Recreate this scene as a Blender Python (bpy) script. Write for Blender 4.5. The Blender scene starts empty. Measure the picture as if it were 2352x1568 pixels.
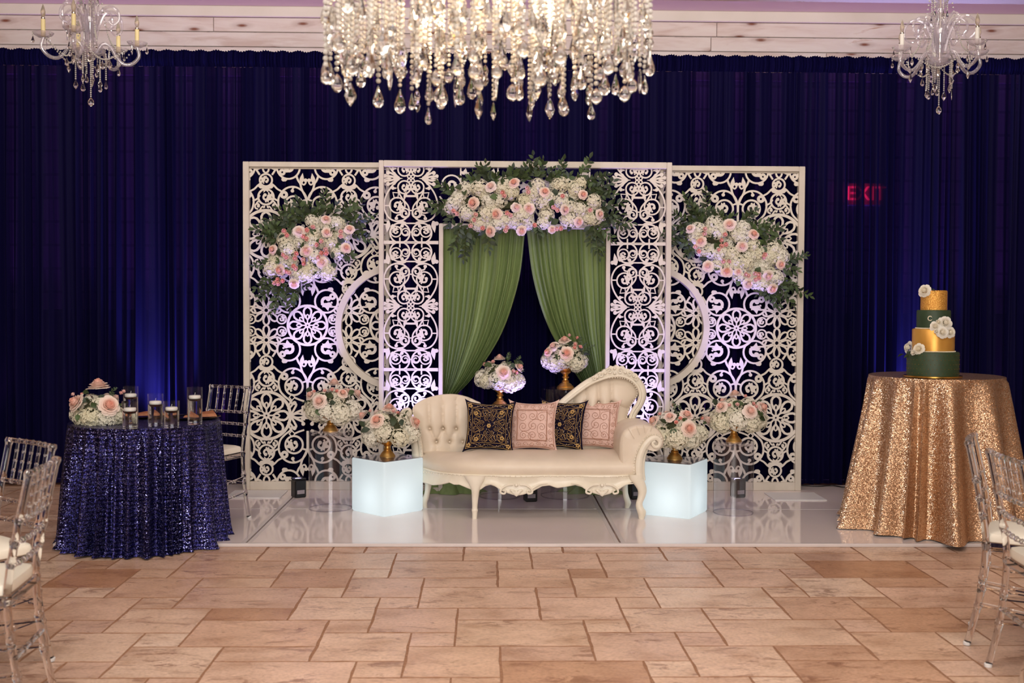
import bpy, math, random
import numpy as np
from math import sin, cos, pi, radians, sqrt, atan2
from mathutils import Vector, Matrix, Euler
rnd = random.Random(7)
scene = bpy.context.scene
COL = scene.collection

# ------------------------------------------------------------------ camera
F, H, YH, XV = 2510.0, 1.5, 702.0, 1122.0
pitch = math.atan((784 - YH) / F); yaw = math.atan((1176 - XV) / F); roll = 0.005
_f = Vector((sin(yaw) * cos(pitch), cos(yaw) * cos(pitch), -sin(pitch)))
_r = Vector((cos(yaw), -sin(yaw), 0.0)); _u = _r.cross(_f)
CR = cos(roll) * _r + sin(roll) * _u
CU = cos(roll) * _u - sin(roll) * _r
CAM = Vector((0, 0, H))
def ray(px, py): return _f * F + CR * (px - 1176) - CU * (py - 784)
def G(px, py, z=0.0):                       # pixel -> point on the level z
    d = ray(px, py); return CAM + d * ((z - H) / d.z)
def P(px, py, Y):                           # pixel -> point on the depth plane Y
    d = ray(px, py); return CAM + d * (Y / d.y)
cd = bpy.data.cameras.new('camera'); cam = bpy.data.objects.new('camera', cd); COL.objects.link(cam)
cam.matrix_world = Matrix(((CR.x, CU.x, -_f.x, 0), (CR.y, CU.y, -_f.y, 0), (CR.z, CU.z, -_f.z, H), (0, 0, 0, 1)))
cd.sensor_width = 36; cd.sensor_fit = 'HORIZONTAL'; cd.lens = F / 2352 * 36
cd.clip_start = 0.05; cd.clip_end = 100
cd.dof.use_dof = True; cd.dof.focus_distance = 8.0; cd.dof.aperture_fstop = 3.2
scene.camera = cam

# ------------------------------------------------------------------ world, lights, exposure
vs = scene.view_settings
scene.display_settings.display_device = 'sRGB'
vs.view_transform = 'Standard'; vs.look = 'None'; vs.exposure = 0.16; vs.gamma = 1.0; vs.use_curve_mapping = False
w = bpy.data.worlds.new('world'); scene.world = w; w.use_nodes = True
w.node_tree.nodes['Background'].inputs[0].default_value = (1.0, 0.90, 0.82, 1)
w.node_tree.nodes['Background'].inputs[1].default_value = 0.13
try:
    scene.cycles.use_denoising = True
    scene.cycles.max_bounces = 10; scene.cycles.transparent_max_bounces = 16
    scene.cycles.transmission_bounces = 10; scene.cycles.glossy_bounces = 4; scene.cycles.diffuse_bounces = 3
    scene.cycles.sample_clamp_indirect = 4.0; scene.cycles.caustics_refractive = False; scene.cycles.caustics_reflective = False
except Exception: pass

def lamp(name, kind, loc, energy, color, target=None, **kw):
    d = bpy.data.lights.new(name, kind); d.energy = energy; d.color = color
    for k, v in kw.items(): setattr(d, k, v)
    o = bpy.data.objects.new(name, d); COL.objects.link(o); o.location = loc
    if target is not None:
        o.rotation_euler = (Vector(target) - Vector(loc)).to_track_quat('-Z', 'Y').to_euler()
    return o
lamp('ceiling_lights', 'AREA', (0.0, 3.4, 3.9), 210, (1.0, 0.94, 0.86), (0.0, 4.6, 0.0), shape='RECTANGLE', size=6.5, size_y=3.0)
lamp('room_light', 'AREA', (0.2, -2.2, 2.3), 255, (1.0, 0.975, 0.94), (0.0, 9.0, 2.3), shape='RECTANGLE', size=3.4, size_y=2.0)
lamp('added_plank_fill', 'AREA', (0.0, 6.4, 3.86), 52, (1.0, 0.93, 0.86), (0.0, 9.45, 3.84), shape='RECTANGLE', size=9.0, size_y=0.2)  # added fill to brighten the upper planks and ceiling; no such fixture is known
UP = (0.40, 0.31, 1.0)
PURPLE = (0.55, 0.26, 1.0)
def uplight_beam(loc, target, energy, color=UP, angle=64, blend=1.0):
    return lamp('uplight_beam', 'SPOT', loc, energy, color, target, spot_size=radians(angle), spot_blend=blend, shadow_soft_size=0.05, specular_factor=0.0)

# ------------------------------------------------------------------ materials
def srgb(r, g, b):
    f = lambda c: (c / 255 / 12.92) if c <= 10 else (((c / 255) + 0.055) / 1.055) ** 2.4
    return (f(r), f(g), f(b), 1.0)
def new_mat(name):
    m = bpy.data.materials.new(name); m.use_nodes = True
    nt = m.node_tree; b = nt.nodes['Principled BSDF']
    return m, nt, b
def pbr(name, col, rough=0.5, metal=0.0, spec=0.5, **kw):
    m, nt, b = new_mat(name)
    b.inputs['Base Color'].default_value = col; b.inputs['Roughness'].default_value = rough
    b.inputs['Metallic'].default_value = metal; b.inputs['Specular IOR Level'].default_value = spec
    for k, v in kw.items(): b.inputs[k].default_value = v
    return m
def node(nt, kind, **kw):
    n = nt.nodes.new(kind)
    for k, v in kw.items():
        if k.startswith('i_'): n.inputs[k[2:].replace('_', ' ')].default_value = v
        else: setattr(n, k, v)
    return n
def ramp(nt, stops, interp='LINEAR'):
    n = nt.nodes.new('ShaderNodeValToRGB'); cr = n.color_ramp; cr.interpolation = interp
    while len(cr.elements) < len(stops): cr.elements.new(0.5)
    for e, (p, c) in zip(cr.elements, stops): e.position = p; e.color = c
    return n
def coords(nt, scale=(1, 1, 1), out='Object'):
    t = nt.nodes.new('ShaderNodeTexCoord'); m = nt.nodes.new('ShaderNodeMapping')
    m.inputs['Scale'].default_value = scale
    nt.links.new(t.outputs[out], m.inputs[0]); return m.outputs[0]
def bump(nt, b, height, strength=0.3, dist=0.01):
    n = nt.nodes.new('ShaderNodeBump'); n.inputs['Strength'].default_value = strength; n.inputs['Distance'].default_value = dist
    nt.links.new(height, n.inputs['Height']); nt.links.new(n.outputs[0], b.inputs['Normal']); return n
def noise_mat(name, c1, c2, scale=(20, 20, 20), rough=0.5, metal=0.0, bumps=0.0, detail=4, lo=0.35, hi=0.65, **kw):
    m, nt, b = new_mat(name)
    n = node(nt, 'ShaderNodeTexNoise'); n.inputs['Scale'].default_value = 1.0; n.inputs['Detail'].default_value = detail
    nt.links.new(coords(nt, scale), n.inputs['Vector'])
    r = ramp(nt, [(lo, c1), (hi, c2)]); nt.links.new(n.outputs[0], r.inputs[0]); nt.links.new(r.outputs[0], b.inputs['Base Color'])
    b.inputs['Roughness'].default_value = rough; b.inputs['Metallic'].default_value = metal
    for k, v in kw.items(): b.inputs[k].default_value = v
    if bumps: bump(nt, b, n.outputs[0], bumps)
    return m
def emit(name, col, strength):
    m, nt, b = new_mat(name)
    b.inputs['Base Color'].default_value = (0.8, 0.8, 0.8, 1)
    b.inputs['Emission Color'].default_value = col; b.inputs['Emission Strength'].default_value = strength
    return m
def thin_glass(name, tint=(0.93, 0.93, 0.95, 1), rough=0.02, boost=0.06):
    m = bpy.data.materials.new(name); m.use_nodes = True; nt = m.node_tree; nt.nodes.clear()
    o = nt.nodes.new('ShaderNodeOutputMaterial'); mx = nt.nodes.new('ShaderNodeMixShader')
    t = nt.nodes.new('ShaderNodeBsdfTransparent'); t.inputs[0].default_value = tint
    g = nt.nodes.new('ShaderNodeBsdfGlossy'); g.inputs['Roughness'].default_value = rough; g.inputs[0].default_value = (1, 1, 1, 1)
    fr = nt.nodes.new('ShaderNodeLayerWeight'); fr.inputs[0].default_value = 0.5
    pw = node(nt, 'ShaderNodeMath', operation='POWER'); pw.inputs[1].default_value = 4.5; nt.links.new(fr.outputs['Facing'], pw.inputs[0])
    ad = node(nt, 'ShaderNodeMath', operation='MULTIPLY_ADD'); ad.inputs[1].default_value = 0.8; ad.inputs[2].default_value = boost; ad.use_clamp = True
    nt.links.new(pw.outputs[0], ad.inputs[0]); nt.links.new(ad.outputs[0], mx.inputs[0])
    nt.links.new(t.outputs[0], mx.inputs[1]); nt.links.new(g.outputs[0], mx.inputs[2]); nt.links.new(mx.outputs[0], o.inputs[0])
    return m

M = {}
M['cream_paint'] = noise_mat('cream_paint', srgb(204, 194, 180), srgb(216, 206, 192), (7, 7, 5), 0.5, bumps=0.02)
M['fret'] = noise_mat('white_cut_board', srgb(220, 210, 198), srgb(228, 219, 208), (4, 4, 4), 0.5)
M['ceiling'] = pbr('ceiling_paint', srgb(226, 210, 198), 0.9)
M['acrylic'] = thin_glass('clear_acrylic_sheet', (0.91, 0.90, 0.93, 1), 0.03, 0.06)
M['glass_thin'] = thin_glass('clear_glass_wall', (0.95, 0.96, 0.97, 1), 0.01, 0.03)
def solid_glass(name, tint=(1, 1, 1, 1), ior=1.45, rough=0.03):
    return pbr(name, tint, rough, 0, 0.5, **{'Transmission Weight': 1.0, 'IOR': ior})
M['resin'] = solid_glass('clear_resin', (0.97, 0.955, 0.95, 1), 1.36, 0.04)
M['crystal'] = solid_glass('crystal', (1.0, 0.985, 0.96, 1), 1.52, 0.02)
M['water'] = solid_glass('water', (0.98, 0.985, 0.98, 1), 1.33, 0.0)
M['gold'] = noise_mat('brushed_gold', srgb(216, 168, 92), srgb(232, 188, 116), (9, 9, 9), 0.42, 1.0)
M['gold_trim'] = pbr('gold_trim', srgb(205, 160, 80), 0.25, 1.0)
M['silver'] = pbr('silver_metal', srgb(190, 180, 170), 0.25, 1.0)
M['wax'] = pbr('white_wax', srgb(240, 234, 226), 0.45, **{'Subsurface Weight': 0.15})
M['ivory_sleeve'] = pbr('ivory_candle_sleeve', srgb(240, 222, 165), 0.5)
M['white_sleeve'] = pbr('white_candle_sleeve', srgb(240, 236, 228), 0.5)
M['black'] = pbr('black_plastic', srgb(14, 13, 15), 0.35)
M['white_plastic'] = pbr('white_plastic', srgb(225, 222, 220), 0.4)
M['red_plastic'] = pbr('red_print', srgb(190, 30, 45), 0.4)
M['white_vinyl'] = pbr('ivory_cushion_vinyl', srgb(240, 232, 216), 0.45)
M['stem'] = pbr('stem_green', srgb(74, 80, 48), 0.6)

# ------------------------------------------------------------------ mesh builder
class MB:
    def __init__(s): s.v = []; s.f = []
    def add(s, verts, faces):
        o = len(s.v); s.v += [tuple(p) for p in verts]; s.f += [tuple(i + o for i in f) for f in faces]; return s
    def box(s, x0, x1, y0, y1, z0, z1):
        v = [(x, y, z) for z in (z0, z1) for y in (y0, y1) for x in (x0, x1)]
        return s.add(v, [(0, 2, 3, 1), (4, 5, 7, 6), (0, 1, 5, 4), (2, 6, 7, 3), (0, 4, 6, 2), (1, 3, 7, 5)])
    def bbox(s, x0, x1, y0, y1, z0, z1, b=0.003):      # box with chamfered edges
        hx, hy, hz = (x1 - x0) / 2, (y1 - y0) / 2, (z1 - z0) / 2; cx, cy, cz = (x0 + x1) / 2, (y0 + y1) / 2, (z0 + z1) / 2
        b = min(b, hx * .9, hy * .9, hz * .9); v = []; idx = {}
        for sx in (-1, 1):
            for sy in (-1, 1):
                for sz in (-1, 1):
                    for a in range(3):
                        q = [hx - b, hy - b, hz - b]; q[a] += b
                        idx[(sx, sy, sz, a)] = len(v); v.append((cx + sx * q[0], cy + sy * q[1], cz + sz * q[2]))
        f = []
        for a in range(3):
            o1, o2 = [i for i in range(3) if i != a]
            for s_ in (-1, 1):
                ring = []
                for t1, t2 in ((-1, -1), (1, -1), (1, 1), (-1, 1)):
                    k = [0, 0, 0]; k[a] = s_; k[o1] = t1; k[o2] = t2; ring.append(idx[(k[0], k[1], k[2], a)])
                f.append(tuple(ring if (s_ > 0) == (a != 1) else ring[::-1]))
        for a in range(3):                               # bevel strips along axis a
            o1, o2 = [i for i in range(3) if i != a]
            for t1 in (-1, 1):
                for t2 in (-1, 1):
                    def I(sa, ax):
                        k = [0, 0, 0]; k[a] = sa; k[o1] = t1; k[o2] = t2; return idx[(k[0], k[1], k[2], ax)]
                    q = (I(-1, o1), I(1, o1), I(1, o2), I(-1, o2))
                    f.append(q)
        for sx in (-1, 1):
            for sy in (-1, 1):
                for sz in (-1, 1): f.append(tuple(idx[(sx, sy, sz, a)] for a in range(3)))
        return s.add(v, f)
    def lathe(s, prof, n=24, c=(0, 0, 0), cap=True):
        v = []; f = []
        for r, z in prof:
            for k in range(n):
                a = 2 * pi * k / n; v.append((c[0] + r * cos(a), c[1] + r * sin(a), c[2] + z))
        for i in range(len(prof) - 1):
            for k in range(n):
                k2 = (k + 1) % n; f.append((i * n + k, i * n + k2, (i + 1) * n + k2, (i + 1) * n + k))
        if cap:
            if prof[0][0] > 1e-6: f.append(tuple(range(n - 1, -1, -1)))
            if prof[-1][0] > 1e-6: f.append(tuple(range((len(prof) - 1) * n, len(prof) * n)))
        return s.add(v, f)
    def tube(s, pts, r, n=8, cap=True, closed=False, flat=1.0):
        pts = [Vector(p) for p in pts]; m = len(pts); v = []; f = []
        rr = r if hasattr(r, '__len__') else [r] * m
        t0 = (pts[1] - pts[0]).normalized(); up = Vector((0, 1, 0)) if abs(t0.y) < 0.9 else Vector((1, 0, 0))
        prev = up
        for i in range(m):
            a = pts[(i - 1) % m] if (i > 0 or closed) else pts[0]; b = pts[(i + 1) % m] if (i < m - 1 or closed) else pts[m - 1]
            t = (b - a)
            t = t.normalized() if t.length > 1e-9 else t0
            nrm = prev - t * prev.dot(t)
            nrm = nrm.normalized() if nrm.length > 1e-6 else t.orthogonal().normalized()
            bi = t.cross(nrm); prev = nrm
            for k in range(n):
                an = 2 * pi * k / n; v.append(pts[i] + (nrm * cos(an) * flat + bi * sin(an)) * rr[i])
        for i in range(m if closed else m - 1):
            j = (i + 1) % m
            for k in range(n):
                k2 = (k + 1) % n; f.append((i * n + k, i * n + k2, j * n + k2, j * n + k))
        if cap and not closed: f.append(tuple(range(n - 1, -1, -1))); f.append(tuple(range((m - 1) * n, m * n)))
        return s.add(v, f)
    def ball(s, c, r, nu=8, nv=5, sz=1.0):
        prof = [(max(0.0, r * sin(pi * i / nv)), -r * sz * cos(pi * i / nv)) for i in range(nv + 1)]
        prof[0] = (r * 0.02, prof[0][1]); prof[-1] = (r * 0.02, prof[-1][1])
        return s.lathe(prof, nu, c)
    def grid(s, fn, nu, nv, closed_u=False):
        v = [fn(i / nu, j / nv) for j in range(nv + 1) for i in range(nu + (0 if closed_u else 1))]
        w_ = nu if closed_u else nu + 1; f = []
        for j in range(nv):
            for i in range(nu):
                i2 = (i + 1) % w_ if closed_u else i + 1
                f.append((j * w_ + i, j * w_ + i2, (j + 1) * w_ + i2, (j + 1) * w_ + i))
        return s.add(v, f)
    def prism(s, poly, y0, y1):                          # polygon in the x,z plane pushed along y
        n = len(poly); v = [(x, y0, z) for x, z in poly] + [(x, y1, z) for x, z in poly]
        f = [tuple(range(n)), tuple(range(2 * n - 1, n - 1, -1))] + [(i, i + n, (i + 1) % n + n, (i + 1) % n) for i in range(n)]
        return s.add(v, f)
    def transform(s, mat): s.v = [tuple(mat @ Vector(p)) for p in s.v]; return s
    def mesh(s, name, mat=None, smooth=True, fix=True):
        me = bpy.data.meshes.new(name); me.from_pydata(s.v, [], s.f); me.update()
        if mat is not None: me.materials.append(mat)
        if fix:
            import bmesh
            bm = bmesh.new(); bm.from_mesh(me); bmesh.ops.recalc_face_normals(bm, faces=bm.faces[:]); bm.to_mesh(me); bm.free()
        if smooth:
            me.polygons.foreach_set('use_smooth', [True] * len(me.polygons))
            try: me.set_sharp_from_angle(angle=radians(42))
            except Exception: pass
        return me
def place(name, me, parent=None, loc=(0, 0, 0), rot=None, scale=None, label=None):
    o = bpy.data.objects.new(name, me); COL.objects.link(o); o.location = loc
    if rot is not None: o.rotation_euler = rot
    if scale is not None: o.scale = (scale,) * 3 if not hasattr(scale, '__len__') else scale
    if parent is not None: o.parent = parent
    if label: o['label'] = label
    return o
def part(name, mb, mat, parent, smooth=True, label=None, loc=(0, 0, 0), rot=None, fix=True):
    return place(name, mb.mesh(name, mat, smooth, fix), parent, loc, rot, None, label)
def tag(o, label, cat, group=None, kind=None):
    o['label'] = label
    if cat: o['category'] = cat
    if group: o['group'] = group
    if kind: o['kind'] = kind
    return o
def thing(name, label, cat, loc=(0, 0, 0), rotz=0.0, group=None):
    o = bpy.data.objects.new(name, None); COL.objects.link(o); o.empty_display_size = 0.1
    o.location = loc; o.rotation_euler = (0, 0, rotz); return tag(o, label, cat, group)
def struct(name, mb, mat, smooth=False):
    o = part(name, mb, mat, None, smooth); o['kind'] = 'structure'; return o
def dup(root, loc, rotz=0.0, label=None):
    r = root.copy(); COL.objects.link(r); r.location = loc; r.rotation_euler = (0, 0, rotz)
    if label: r['label'] = label
    for ch in list(root.children):
        c = ch.copy(); COL.objects.link(c); c.parent = r
        for g in ch.children:
            d = g.copy(); COL.objects.link(d); d.parent = c
    return r
def spline(pts, n=8, closed=False):                      # Catmull-Rom through points of any dimension
    pts = [np.array(p, float) for p in pts]; m = len(pts); out = []
    for i in range(m if closed else m - 1):
        p1, p2 = pts[i], pts[(i + 1) % m]
        p0 = pts[(i - 1) % m] if (i > 0 or closed) else 2 * p1 - p2
        p3 = pts[(i + 2) % m] if (i < m - 2 or closed) else 2 * p2 - p1
        for k in range(n):
            t = k / n
            out.append(0.5 * ((2 * p1) + (-p0 + p2) * t + (2 * p0 - 5 * p1 + 4 * p2 - p3) * t * t + (-p0 + 3 * p1 - 3 * p2 + p3) * t ** 3))
    if not closed: out.append(pts[-1])
    return out
def local(px, py, Y, base):                              # pixel on depth Y, in the frame of a base point
    return P(px, py, Y) - base
# ================================================================== the setting
STZ = 0.02                                              # top of the glossy stage
def stone_mat():
    m, nt, b = new_mat('travertine')
    pos = node(nt, 'ShaderNodeNewGeometry').outputs['Position']
    oi = node(nt, 'ShaderNodeObjectInfo')
    off = node(nt, 'ShaderNodeVectorMath', operation='MULTIPLY_ADD')
    comb = node(nt, 'ShaderNodeCombineXYZ'); nt.links.new(oi.outputs['Random'], comb.inputs[2])
    off.inputs[1].default_value = (1, 1, 1); nt.links.new(pos, off.inputs[0])
    mul = node(nt, 'ShaderNodeVectorMath', operation='SCALE'); mul.inputs['Scale'].default_value = 13.0
    nt.links.new(comb.outputs[0], mul.inputs[0]); nt.links.new(mul.outputs[0], off.inputs[2])
    st = node(nt, 'ShaderNodeVectorMath', operation='MULTIPLY'); st.inputs[1].default_value = (1.0, 1.5, 1.0)
    nt.links.new(off.outputs[0], st.inputs[0])
    n1 = node(nt, 'ShaderNodeTexNoise', i_Scale=3.2, i_Detail=6.0, i_Roughness=0.62); nt.links.new(st.outputs[0], n1.inputs['Vector'])
    n2 = node(nt, 'ShaderNodeTexNoise', i_Scale=9.0, i_Detail=9.0, i_Roughness=0.72); nt.links.new(st.outputs[0], n2.inputs['Vector'])
    n3 = node(nt, 'ShaderNodeTexNoise', i_Scale=60.0, i_Detail=3.0); nt.links.new(st.outputs[0], n3.inputs['Vector'])
    r0 = ramp(nt, [(0.0, srgb(206, 172, 152)), (0.3, srgb(220, 188, 168)), (0.55, srgb(214, 180, 156)), (0.8, srgb(230, 204, 184)), (0.93, srgb(210, 174, 150)), (1.0, srgb(186, 142, 112))])
    nt.links.new(oi.outputs['Random'], r0.inputs[0])
    r1 = ramp(nt, [(0.32, (0.74, 0.64, 0.56, 1)), (0.48, (0.97, 0.94, 0.91, 1)), (0.68, (1.14, 1.13, 1.12, 1))]); nt.links.new(n1.outputs[0], r1.inputs[0])
    mx = node(nt, 'ShaderNodeMix', data_type='RGBA', blend_type='MULTIPLY'); mx.inputs[0].default_value = 1.0
    nt.links.new(r0.outputs[0], mx.inputs['A']); nt.links.new(r1.outputs[0], mx.inputs['B'])
    el = node(nt, 'ShaderNodeVectorMath', operation='MULTIPLY'); el.inputs[1].default_value = (1.0, 2.6, 1.0); nt.links.new(off.outputs[0], el.inputs[0])
    nv = node(nt, 'ShaderNodeTexNoise', i_Scale=6.0, i_Detail=11.0, i_Roughness=0.74, i_Distortion=1.2); nt.links.new(el.outputs[0], nv.inputs['Vector'])
    veins = ramp(nt, [(0.53, (0, 0, 0, 1)), (0.585, (1, 1, 1, 1))]); nt.links.new(nv.outputs[0], veins.inputs[0])
    nm_ = node(nt, 'ShaderNodeTexNoise', i_Scale=2.2, i_Detail=2.0); nt.links.new(el.outputs[0], nm_.inputs['Vector'])
    mk_ = ramp(nt, [(0.42, (0.1, 0.1, 0.1, 1)), (0.60, (1, 1, 1, 1))]); nt.links.new(nm_.outputs[0], mk_.inputs[0])
    sel = node(nt, 'ShaderNodeMath', operation='MULTIPLY'); nt.links.new(veins.outputs[0], sel.inputs[0]); nt.links.new(mk_.outputs[0], sel.inputs[1])
    se2 = node(nt, 'ShaderNodeMath', operation='MULTIPLY'); nt.links.new(sel.outputs[0], se2.inputs[0]); se2.inputs[1].default_value = 0.66
    mv = node(nt, 'ShaderNodeMix', data_type='RGBA', blend_type='MIX'); nt.links.new(se2.outputs[0], mv.inputs[0])
    nt.links.new(mx.outputs['Result'], mv.inputs['A']); mv.inputs['B'].default_value = srgb(128, 82, 58)
    r3 = ramp(nt, [(0.3, (0.74, 0.70, 0.66, 1)), (0.58, (1.05, 1.05, 1.05, 1))]); nt.links.new(n3.outputs[0], r3.inputs[0])
    m3 = node(nt, 'ShaderNodeMix', data_type='RGBA', blend_type='MULTIPLY'); m3.inputs[0].default_value = 0.8
    nt.links.new(mv.outputs['Result'], m3.inputs['A']); nt.links.new(r3.outputs[0], m3.inputs['B'])
    nt.links.new(m3.outputs['Result'], b.inputs['Base Color'])
    rr = ramp(nt, [(0.3, (0.42, 0.42, 0.42, 1)), (0.7, (0.24, 0.24, 0.24, 1))]); nt.links.new(n2.outputs[0], rr.inputs[0]); nt.links.new(rr.outputs[0], b.inputs['Roughness'])
    bump(nt, b, n2.outputs[0], 0.12, 0.004)
    return m
M['stone'] = stone_mat()
M['grout'] = noise_mat('grout', srgb(138, 98, 72), srgb(164, 122, 94), (60, 60, 60), 0.85)
floor = struct('floor', MB().box(-6.0, 6.0, -3.0, 9.42, -0.06, -0.0022), M['grout'])
U8 = 0.2017; FX0, FV0 = 0.28 * U8, 0.66 * U8
TILES = [(3, 29, 3, 2), (4, 28, 2, 1), (0, 28, 2, 2), (2, 27, 2, 2), (2, 29, 1, 1), (0, 30, 1, 1)]
_tm = {}
def tile_mesh(a, b_, var):
    k = (a, b_, var)
    if k not in _tm:
        r_ = random.Random(a * 31 + b_ * 7 + var); gx = 0.0034; hw, hd = a * U8 / 2 - gx, b_ * U8 / 2 - gx
        top = []; nx, ny = a * 3, b_ * 3                  # chipped, uneven rim
        def edge(x0, y0, x1, y1, n, ox, oy):
            for i in range(n):
                t = i / n; j = (r_.random() ** 2) * 0.006 if i else 0.0
                top.append((x0 + (x1 - x0) * t - ox * j, y0 + (y1 - y0) * t - oy * j))
        edge(-hw, -hd, hw, -hd, nx, 0, -1); edge(hw, -hd, hw, hd, ny, 1, 0); edge(hw, hd, -hw, hd, nx, 0, 1); edge(-hw, hd, -hw, -hd, ny, -1, 0)
        n = len(top); mb = MB()
        v = [(x * .994, y * .994, 0.0) for x, y in top] + [(x, y, -0.0025) for x, y in top] + [(x, y, -0.008) for x, y in top]
        f = [tuple(range(n))] + [(i, i + n, (i + 1) % n + n, (i + 1) % n) for i in range(n)] + [(i + n, i + 2 * n, (i + 1) % n + 2 * n, (i + 1) % n + n) for i in range(n)]
        _tm[k] = mb.add(v, f).mesh('tile', M['stone'], False); _tm[k].materials.append(M['grout'])
        for pl in _tm[k].polygons: pl.material_index = 0 if abs(pl.normal.z) > .95 else 1
    return _tm[k]
def in_view(x, y, z=0.0):
    d = Vector((x, y, z)) - CAM; zz = d.dot(_f)
    return (1176 + F * d.dot(CR) / zz, 784 - F * d.dot(CU) / zz)
SX0, SX1, SY0, SY1 = -2.66, 3.17, 6.77, 9.02
for i in range(-14, 16):
    for j in range(-8, 12):
        for (tx, tv, a, b_) in TILES:
            X = tx + 6 * i + j; V = tv - 3 * j
            cx, cy = (X + a / 2) * U8 + FX0, (V + b_ / 2) * U8 + FV0
            if not (4.0 < cy < 9.05 and abs(cx) < 4.6): continue
            if SX0 + .2 < cx < SX1 - .2 and cy > SY0 + 0.35: continue
            px, py = in_view(cx, cy)
            if px < -160 or px > 2352 + 160 or py > 1568 + 120: continue
            o = place('tile', tile_mesh(a, b_, rnd.randrange(3)), floor, (cx, cy, -rnd.random() * 0.0006), (rnd.uniform(-.001, .001), rnd.uniform(-.001, .001), 0))

# glossy white stage laid on the floor
def stage_mat():
    m, nt, b = new_mat('glossy_white_acrylic')
    n = node(nt, 'ShaderNodeTexNoise', i_Scale=1.3, i_Detail=3.0); nt.links.new(coords(nt), n.inputs['Vector'])
    r = ramp(nt, [(0.3, srgb(232, 218, 214)), (0.7, srgb(240, 226, 222))]); nt.links.new(n.outputs[0], r.inputs[0]); nt.links.new(r.outputs[0], b.inputs['Base Color'])
    b.inputs['Roughness'].default_value = 0.07; b.inputs['Specular IOR Level'].default_value = 0.75
    bump(nt, b, n.outputs[0], 0.02, 0.02)
    return m
M['stage'] = stage_mat()
M['stage_trim'] = pbr('white_stage_trim', srgb(216, 206, 204), 0.2)
stg = thing('stage', 'low glossy white stage floor under the sofa and lattice screens', 'stage', (0.25, SY0, 0))
sx = [SX0 - stg.location.x, -1.5 - 0.25, 0.83 - 0.25, SX1 - 0.25]; sy = [0, 1.155, SY1 - SY0]
for a in range(3):
    for c in range(2):
        part('stage_panel', MB().bbox(sx[a] + .012, sx[a + 1] - .012, sy[c] + .012, sy[c + 1] - .012, 0.0, STZ, .002), M['stage'], stg, False)
part('edge_trim', MB().bbox(sx[0] - .02, sx[3] + .02, -0.022, 0.0125, 0, STZ + .002, .004), M['stage_trim'], stg, False)
part('edge_trim', MB().bbox(sx[0] - .024, sx[0] + .012, 0.013, sy[2], 0, STZ + .0018, .004), M['stage_trim'], stg, False)
part('edge_trim', MB().bbox(sx[3] - .012, sx[3] + .024, 0.013, sy[2], 0, STZ + .0018, .004), M['stage_trim'], stg, False)
for x in sx[1:3]:
    for d in (-0.02, 0.02): part('seam_trim', MB().bbox(x + d - .014, x + d + .014, .013, sy[2], 0.001, STZ + .0012, .001), M['stage_trim'], stg, False)
for a in range(3): part('seam_trim', MB().bbox(sx[a] + .02, sx[a + 1] - .055, sy[1] - .008, sy[1] + .008, 0.001, STZ + .0011, .001), M['stage_trim'], stg, False)

# back wall: pale block above a dark wainscot, whitewashed planks over the drape, ceiling
YW, YC = 9.45, 9.10
def block_mat():
    m, nt, b = new_mat('painted_block_wall')
    br = node(nt, 'ShaderNodeTexBrick'); br.inputs['Scale'].default_value = 1.0
    br.inputs['Color1'].default_value = srgb(212, 200, 196); br.inputs['Color2'].default_value = srgb(200, 188, 186); br.inputs['Mortar'].default_value = srgb(170, 158, 158)
    br.inputs['Brick Width'].default_value = 0.4; br.inputs['Row Height'].default_value = 0.2; br.inputs['Mortar Size'].default_value = 0.012
    mp = coords(nt); sep = node(nt, 'ShaderNodeSeparateXYZ'); nt.links.new(mp, sep.inputs[0]); cb = node(nt, 'ShaderNodeCombineXYZ')
    nt.links.new(sep.outputs[0], cb.inputs[0]); nt.links.new(sep.outputs[2], cb.inputs[1]); nt.links.new(cb.outputs[0], br.inputs['Vector'])
    nt.links.new(br.outputs[0], b.inputs['Base Color']); b.inputs['Roughness'].default_value = 0.8
    return m
M['block'] = block_mat()
wall = struct('wall_back', MB().box(-6.0, 6.0, YW, YW + .15, 0.0, 4.2), M['block'])
part('wainscot', MB().bbox(-6, 6, YW - .03, YW, 0, 1.45, .005), pbr('dark_wainscot', srgb(40, 30, 34), 0.6), wall, False)
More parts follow.
